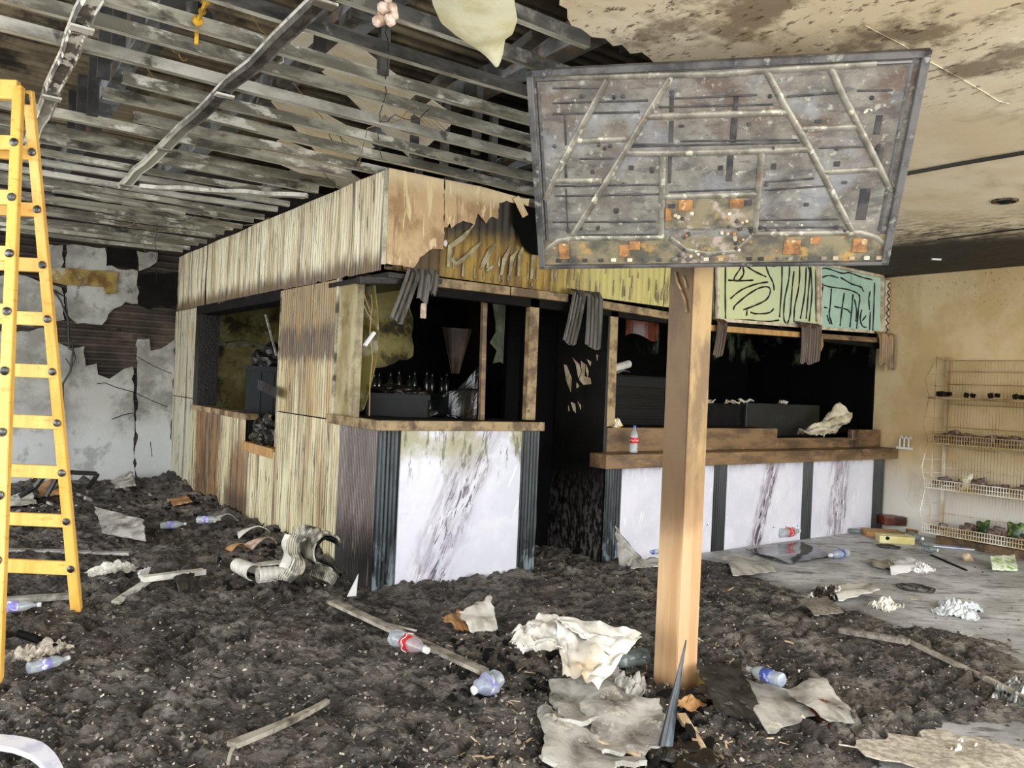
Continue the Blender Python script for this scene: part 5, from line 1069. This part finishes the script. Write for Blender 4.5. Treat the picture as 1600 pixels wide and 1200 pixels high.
# white cloth heap
def heap(name, label, px, py, sx, sy, h, m, cat, seed=1, rz=0, fold=1.0, n=40, th=.004):
    p = onf(px,py); q = B()
    def f(u,v):
        a, b = u-.5, v-.5; r = math.hypot(a,b)*2
        z = h*max(0,(1-r*r*.8))*(.55+.6*mn.noise(Vector((u*2.6+seed,v*2.6,0))))+fold*.06*abs(mn.noise(Vector((u*4+seed,v*7,3))))+fold*.02*mn.noise(Vector((u*13,v*13,seed)))
        return (a*sx*(1+.25*mn.noise(Vector((v*3,seed,1)))), b*sy*(1+.3*mn.noise(Vector((u*3,seed,5)))), max(z,.004))
    sheet(q, f, n, n, th); o = obj(name, q, m, smooth=True); o.location = p-Vector((0,0,.006)); o.rotation_euler = (0,0,rz); return tag(o,label,cat)
t = thing('white_cloth','large crumpled white tarp piece standing up from the rubble left of the post','cloth',tuple(onf(900,1050)))
K = lambda px,py,z,dd=0: (lambda p: p+Vector((cam_f.x,cam_f.y,0))*dd-t.location)(at(px,py,'z',z))
def quadsheet(P, amp, seed, nu=22, nv=22, th=.005, sag=0):
    q = B()
    def f(u,v):
        p = P[0].lerp(P[1],u).lerp(P[3].lerp(P[2],u),v); w = math.sin(u*PI)*math.sin(v*PI)
        cr = abs(mn.noise(Vector((u*3+seed,v*3,seed))))+.5*abs(mn.noise(Vector((u*7+seed,v*5,seed+3))))
        return p+Vector((-cam_f.x*sag*w,-cam_f.y*sag*w,0))+Vector((-cam_f.x*.6,-cam_f.y*.6,.8))*(amp*(cr-.3))
    sheet(q, f, nu, nv, th); return q
dd = Vector((cam_f.x,cam_f.y,0))
def D(px, py, d): return Vector((0,0,EYE))+(cam_f+cam_r*((px-800)/FPX)+cam_u*((600-py)/FPX))*d-t.location
obj('cloth_panel', quadsheet([D(868,965,3.75),D(1004,990,3.75),D(936,1072,3.42),D(880,1050,3.50)],.09,2,sag=.06), 'white_cloth', t, smooth=60)
obj('cloth_panel', quadsheet([D(870,962,3.76),D(1003,988,3.76),D(960,1030,3.58),D(884,978,3.62)],.04,4,sag=.05), 'white_cloth', t, smooth=60)
obj('cloth_panel', quadsheet([D(797,998,3.72),D(868,962,3.85),D(884,1012,3.58),D(818,1016,3.62)],.10,5,sag=.05), 'white_cloth', t, smooth=60)
obj('cloth_panel', quadsheet([D(800,985,3.9),D(850,960,4.0),D(895,970,3.9),D(860,1000,3.75)],.09,7,sag=.03), 'white_cloth', t, smooth=60)
heap('plastic_bag','crumpled white plastic bag on the concrete, right of the debris edge',1497,955,.42,.26,.10,mat('bag_white','e9eef2','c3ccd3',sc=9,rough=.3,alpha=.95),'bag',3,.3)
heap('wet_wipe','small crumpled tissue at the right end of the white paper',1438,891,.28,.16,.05,'cap_white','tissue',5,.1)
heap('foam_lump','white melted foam lump beside the white sheet',1384,948,.26,.16,.07,'paper_pale','foam',7,.1)
heap('melted_bundle','black and white melted bundle left of the white sheet',1290,932,.42,.22,.12,mat('bundle_mix','1a1917','c9c6bc',sc=9,lo=.5,hi=.56,rough=.3),'bundle',9,.2)
heap('crumpled_paper','crumpled grey paper lump at the post foot, left side',985,1082,.2,.15,.09,'slate_pale','paper',11,.4)
heap('silver_film','crumpled silver film at the right edge of the picture',1588,1082,.42,.16,.06,mat('silver_film','b9bdc0','5d5f5c',sc=12,lo=.45,hi=.55,rough=.2,metal=.5),'film',13,.2)
heap('white_rag','pale rag in the rubble near the ladder',175,893,.3,.14,.06,'paper_pale','rag',15,.1)
heap('pale_debris','pale crumpled plastic in the left foreground debris',65,1022,.24,.16,.05,'ash_pale','plastic',17,.5)
heap('pale_debris','grey dusty mound at the left edge, above the foreground bottle',20,1035,.4,.22,.07,'ash_grey','mound',19,.5)
heap('clear_bag','thin clear plastic film at the bottom right edge',1500,1195,.5,.16,.05,'paper_pale','film',21,.2)
# pale melted guard rail piece with its bits (left middle)
lath('melted_gutter','bent pale strip of melted gutter lying in the left middle debris',(222,916),(318,908),.06,.035,'white_rib',.03,.05,'strip',bend=.05)
lath('melted_gutter','broken lower end of the bent pale strip',(180,944),(232,916),.05,.02,'paper_pale',.0,.03,'strip')
plate('corner_fitting','small dark plastic fitting under the bent pale strip',((270,914),(300,912),(302,928),(280,932)),'char_sheet',.02,(.03,.03,.0,.0),.02,'fitting')
plate('white_chip','small square white chip above the bent pale strip',((216,902),(232,900),(231,909),(217,911)),'cap_white',.02,(.0,.02,.0,.0),.0,'chip')
# curled ribbed cladding at the foot of the side wall
t = thing('curled_cladding','curled ribbed sheet of cladding collapsed at the foot of the kiosk side wall','cladding',tuple(onf(490,900)))
O = Vector((t.location.x,t.location.y,0))
EX = Vector((cam_f.x,cam_f.y,0))*.26-Vector((cam_r.x,cam_r.y,0))*.20
def prof3(pts, dep_=4.95):
    return [Vector((0,0,EYE))+(cam_f+cam_r*((px-800)/FPX)+cam_u*((600-py)/FPX))*dep_-t.location for px,py in pts]
def cat(P, v):
    x = v*(len(P)-1); i = min(int(x),len(P)-2); f = x-i; p0,p1,p2,p3 = P[max(i-1,0)],P[i],P[i+1],P[min(i+2,len(P)-1)]
    return .5*((2*p1)+(p2-p0)*f+(2*p0-5*p1+4*p2-p3)*f*f+(3*p1-p0-3*p2+p3)*f**3)
def swept(name, pts, m, ex, dep_=4.95, nu=60, rib_=.005):
    P = prof3(pts,dep_); q = B()
    sheet(q, lambda u,v: cat(P,v)+ex*u+Vector((0,0,rib_*math.sin(u*nu*1.3)))+Vector((cam_r.x,cam_r.y,0))*.02*math.sin(u*4), nu, 40, .009); return obj(name, q, m, t)
mat('curl_cladding','b3ad99','6f6a5a',sc=5,rough=.5,layers=(dict(c='1f1d1a',wave=(tuple(EX.normalized()),.022),wr=(.1,.9),amt=.85),dict(c='23211e',sc=5,lo=.46,hi=.58,amt=.9)))
swept('rolled_sheet', [(533,848),(524,838),(508,836),(495,848),(490,864),(494,878),(506,884),(518,890),(526,902),(520,916)], 'curl_cladding', EX)
swept('inner_shade', [(530,853),(523,844),(509,842),(499,850),(494,864),(498,876),(508,881),(520,887),(529,900),(524,916)], 'ribbed_dark', EX, 4.96)  # black sheet added inside the curl to stand for shade in its hollow
swept('ribbed_tail', [(478,842),(470,850),(468,868),(476,882),(470,898),(452,912)], 'curl_cladding', EX*.5, 5.0, 40)
swept('back_piece', [(462,840),(456,856),(460,872),(452,892)], 'white_rib', EX*.4, 5.1, 20, .002)
def roll(label, a, b, R, m='white_rib', hollow=True, arc=2*PI):
    A, Bp = onf(*a), onf(*b); d = (Bp-A); L = d.length; X = d.normalized(); s = X.cross(Vector((0,0,1))).normalized(); q = B()
    def f(u,v):
        th = -PI*.2+arc*u; r = R*(1+.05*math.sin(v*40))*(1-.15*v)
        return X*(v*L-L/2)+s*(r*math.cos(th))+Vector((0,0,R+r*math.sin(th)))
    sheet(q, f, 20, 24, .006); o = obj('ribbed_roll', q, m, smooth=60); o.location = (A+Bp)/2-Vector((0,0,.01)); return tag(o,label,'roll')
roll('short white ribbed roll with dark open end left of the curled cladding',(396,905),(370,893),.055,arc=5.2)
roll('white ribbed roll nearest the curled cladding',(402,908),(456,902),.05,arc=5.6)
lath('ribbed_strip','pale curved ribbed strip linking the two white rolls',(392,902),(452,893),.09,.01,'white_rib',.08,.07,'strip',bend=.06)
def shell(label, px, py, s, m, rz, seed):
    p = onf(px,py); q = B(); sheet(q, lambda u,v:((u-.5)*s, (v-.5)*s*.45, .015+s*.35*math.sin(u*PI)*(1-.6*v)), 14, 6, .008); o = obj('curved_shard', q, m, smooth=60); o.location = p; o.rotation_euler = (.2,0,rz); return tag(o,label,'shard')
shell('cream curved shard highest on the heap at the side wall base',400,838,.3,'white_rib',-.2,1); shell('tan curved shard below the cream one on the heap',408,855,.26,'pink_foam',.3,2); shell('small orange-brown shard on the heap left of the tan one',368,860,.16,'cardboard',.5,3)
shell('dark curled shard at the back of the heap by the side wall',430,826,.3,'char_sheet',-.5,4); shell('grey curved shard at the right of the heap',455,848,.28,'char_sheet',.4,5); shell('grey flat shard leaning below the hatch notch',350,815,.22,'slate_pale',.1,6)
q = B(); P = [at(542,932,'y',4.80),at(556,931,'y',4.80),at(556,900,'y',4.82)]; slab(q, [(P[0].x,P[0].z),(P[1].x,P[1].z),(P[2].x+.005,P[2].z+.02)], lambda a,b,t_:(a,4.80-t_,b), .006); tag(obj('white_shard', q, 'cap_white'),'pointed white shard standing at the foot of the ribbed counter side','shard')
# chair frame remains near the back wall
t = thing('chair_frame','black bent chair frame lying by the back wall behind the ladder','chair frame',tuple(onf(120,760)))
q = B(); L0 = t.location; pts = [at(90,737,'y',9.2)-L0, at(150,740,'y',9.2)-L0, at(152,742,'y',9.2)-L0, at(138,762,'y',9.0)-L0]; tube(q, pts, .025, 6); obj('arm_rail', q, 'chair_black', t)
q = B(); tube(q, [at(30,776,'y',9.3)-L0, at(55,762,'y',9.3)-L0, at(70,742,'y',9.3)-L0], .03, 6); obj('leg', q, 'chair_black', t)
q = B(); tube(q, [at(72,776,'y',9.0)-L0, at(92,740,'y',9.0)-L0], .025, 6); obj('leg', q, 'chair_black', t)
# black spike and charred lumps at the post foot
t = thing('charred_spike','tall thin black spike of charred plastic standing before the post foot','charred spike',tuple(onf(1040,1180)))
q = B(); L0 = t.location
tube(q, [D_ - L0 for D_ in (at(1036,1196,'z',.0), at(1040,1165,'y',L0.y), at(1050,1110,'y',L0.y), at(1058,1070,'y',L0.y), at(1066,1030,'y',L0.y), at(1072,1000,'y',L0.y))], [.045,.03,.02,.012,.007,.003], 9); obj('spike', q, mat('blue_black','1a1f24','5b6871',sc=9,st=(1,1,.2),lo=.45,hi=.65,rough=.3), t, smooth=True)
for k,(px,py,r) in enumerate(((1050,1180,.07),(1085,1165,.05),(1030,1192,.05),(1100,1188,.06),(1075,1195,.05))):
    p = onf(px,py); q = B(); bmesh.ops.create_icosphere(q, subdivisions=4, radius=r)
    for v in q.verts: v.co = Vector((v.co.x*1.5,v.co.y,v.co.z*.6))*(1+.8*mn.noise(v.co*14+Vector((k,0,0))))
    o = obj('melted_lump', q, 'melt_glossy'); o.location = p; tag(o, ['glossy black melted lump hugging the spike base','black melted lump right of the spike','black melted lump left of the spike at the bottom edge','black folded melted lump furthest right of the spike','small black melted lump below the spike'][k],'melted lump')
lath('splinter','pale wood splinter standing left of the spike',(1022,1180),(1040,1150),.03,.02,'cream_scrap',.0,.06,'splinter'); lath('splinter','pale broken wood splinter right of the spike',(1064,1132),(1098,1178),.04,.02,'cream_scrap',.03,.0,'splinter')
lath('splinter','thin pale splinter lying across the boards at the bottom',(900,1160),(1000,1195),.012,.01,'cream_scrap',.03,.03,'splinter')
heap('torn_veneer','flap of torn veneer at the base of the post, left corner',1035,1098,.16,.1,.03,'char_sheet','veneer',23,.3,.3,14); heap('torn_veneer','brown peeled lump at the right corner of the post base',1078,1100,.12,.1,.05,'cardboard','veneer',25,.1,.3,12)
# round things and boxes
for (px,py,R,lb) in ((1430,920,.14,'flat round dark ring lying on the concrete by the debris edge'),(1388,855,.11,'flat tangled dark ring near the yellow carton')):
    p = onf(px,py); q = B()
    for rr in (R,R*.75): 
        tube(q,[(rr*math.cos(a/24*2*PI),rr*math.sin(a/24*2*PI),.008+.004*math.sin(a)) for a in range(25)],.006,5,False)
    for a in range(5): tube(q,[(0,0,.012),(R*math.cos(a*1.26),R*math.sin(a*1.26),.01)],.005,4)
    o = obj('wire_ring', q, 'wire_dark'); o.location = p; tag(o,lb,'ring')
def carton(label, px, py, s, m, rz, z=0, name='carton'):
    p = onf(px,py); t_ = thing(name,label,'box',(p.x,p.y,p.z+z),rz)
    q = B(); box(q,(-s[0]/2,-s[1]/2,0),(s[0]/2,s[1]/2,s[2]),.004); obj('body', q, m, t_)
    q = B(); box(q,(-s[0]/2,-s[1]/2-.003,s[2]-.012),(s[0]/2,-s[1]/2,s[2]-.004)); obj('lid_edge', q, 'wood_brown', t_)
    if 'yellow' in label:
        q = B(); lathe(q,[(.0,0),(.02,0),(.02,.003),(.0,.003)][1:3],12,Matrix.Translation((-s[0]/2+.08,-s[1]/2-.001,s[2]*.6))@Matrix.Rotation(PI/2,4,'X')); obj('dark_dot', q, 'soot_black', t_)
    return t_
carton('long pale yellow carton lying at the corner of the right wall',1398,848,(.36,.13,.09),'box_yellow',-.72)
carton('brown wooden tray at the foot of the last black counter strip',1378,838,(.4,.2,.07),'cardboard',-.7)
carton('open rusty-brown box stacked on the brown tray',1392,830,(.26,.2,.10),'leather_red',-.6,.08)
carton('flat wooden block under the left end of the shelving',1434,834,(.24,.14,.05),'cardboard',-.8)
q = B(); bmesh.ops.create_icosphere(q, subdivisions=3, radius=.05)
for v in q.verts: v.co *= (1+.4*mn.noise(v.co*20))
o = obj('tan_lump', q, 'cream_scrap'); o.location = onf(1512,872,.02); tag(o,'small tan lump on the floor before the shelving','lump')
# flexible hose at left
q = B(); P = [onf(px,py,.02) for px,py in ((30,990),(50,996),(70,1006),(90,1014))]
Q = []
for i in range(3):
    for k in range(14): Q.append(P[i].lerp(P[i+1],k/14))
tube(q, [p_-P[0] for p_ in Q], [.016 if i%2 else .022 for i in range(len(Q))], 8); o = obj('flexible_hose', q, 'soot_black'); o.location = P[0]; tag(o,'black ribbed flexible hose in the debris left of the foreground','hose')
# ------------------------------------------------------------------ countless crumbs and flakes
def flakes(name, label, n, m, smin, smax, flat, seed, region, lift=.3, elong=1.0):
    rd = np.random.RandomState(seed); N = n*7
    px = rd.uniform(-20,1620,N); py = 770+460*rd.uniform(0,1,N)**.8
    X = cam_f.x+cam_r.x*(px-800)/FPX+cam_u.x*(600-py)/FPX; Y = cam_f.y+cam_r.y*(px-800)/FPX+cam_u.y*(600-py)/FPX; Z = cam_f.z+cam_r.z*(px-800)/FPX+cam_u.z*(600-py)/FPX
    t = (.02-EYE)/Z; gx, gy = X*t, Y*t; gg = ground(gx,gy); gc = ground(gx,gy,False)
    ok = (gx<XR-.1)&(gy<YB-.05)&~((gx>XK-.03)&(gy>4.86)&~((gx>3.9)&(gx<4.55)))&region(gx,gy,px,py,rd.rand(N),gc>.012)
    ids = np.nonzero(ok)[0][:n]; V = []; F = []; k = 0
    for q_ in ids:
        x0, y0 = float(gx[q_]), float(gy[q_]); g_ = max(0,float(gg[q_])); s = rd.uniform(smin,smax)*(1 if rd.rand() < .85 else 1.7); nn = rd.randint(4,7); a0 = rd.uniform(0,6.28)
        tx, ty = rd.uniform(-.5,.5,2); e = rd.uniform(.4,1)/elong; ca, sa = math.cos(a0), math.sin(a0); top = []; bot = []
        for i in range(nn):
            a = i*6.283/nn+rd.uniform(-.3,.3); r = s*rd.uniform(.6,1); lx, ly = r*math.cos(a)*elong, r*math.sin(a)*e; x = lx*ca-ly*sa; y = lx*sa+ly*ca; z = tx*x+ty*y
            top.append((x0+x*.85,y0+y*.85,g_+s*lift+z+s*flat)); bot.append((x0+x,y0+y,g_+s*lift+z-s*flat))
        V += top+bot; F.append(tuple(range(k,k+nn))); F.append(tuple(range(k+2*nn-1,k+nn-1,-1)))
        for i in range(nn): j = (i+1)%nn; F.append((k+i,k+nn+i,k+nn+j,k+j))
        k += 2*nn
    me = bpy.data.meshes.new(name); me.from_pydata(V,[],F); me.materials.append(M[m]); me.update(); o = bpy.data.objects.new(name,me); COL.objects.link(o); tag(o,label,'debris',kind='stuff')
flakes('charcoal_chunks','black charcoal chunks scattered through the floor debris',1300,'charcoal',.005,.016,.25,1,lambda X,Y,x,y,r,d: d|(r<.03))
flakes('ash_flakes','grey-brown ash flakes covering the floor debris',4800,'ash_grey',.003,.012,.1,2,lambda X,Y,x,y,r,d: d|(r<.12))
flakes('brown_flakes','brown scorched flakes mixed in the floor debris',2600,'brown_flake',.004,.015,.12,7,lambda X,Y,x,y,r,d: d|(r<.05))
flakes('plaster_crumbs','pale plaster crumbs scattered over the floor debris',1900,'ash_pale',.003,.010,.3,3,lambda X,Y,x,y,r,d: d&((r<.3)|((780<x)&(x<1180)&(y>1000))|((y<830)&(x<330))))
flakes('wood_splinters','thin pale wood splinters in the floor debris around the post',380,'cream_scrap',.006,.015,.12,4,lambda X,Y,x,y,r,d: ((700<x)&(x<1250)&(y>1000))|((1090<x)&(x<1220)&(y<960)&(y>860))|((800<x)&(x<880)&(890<y)&(y<930))|(r<.02), elong=2.2)
flakes('back_rubble','broken plaster lumps heaped along the back wall',520,'slate_pale',.02,.055,.25,5,lambda X,Y,x,y,r,d: (Y>8.8)&(x<330))
flakes('black_rubble','black rubble chunks heaped at the kiosk side and back wall',1100,'soot_black',.012,.034,.35,6,lambda X,Y,x,y,r,d: ((Y>8.0)&(x<340))|((340<x)&(x<530)&(820<y)&(y<930))|((1000<x)&(x<1110)&(y>1120))|((700<x)&(x<1000)&(1000<y)&(y<1100)&(r<.4)))
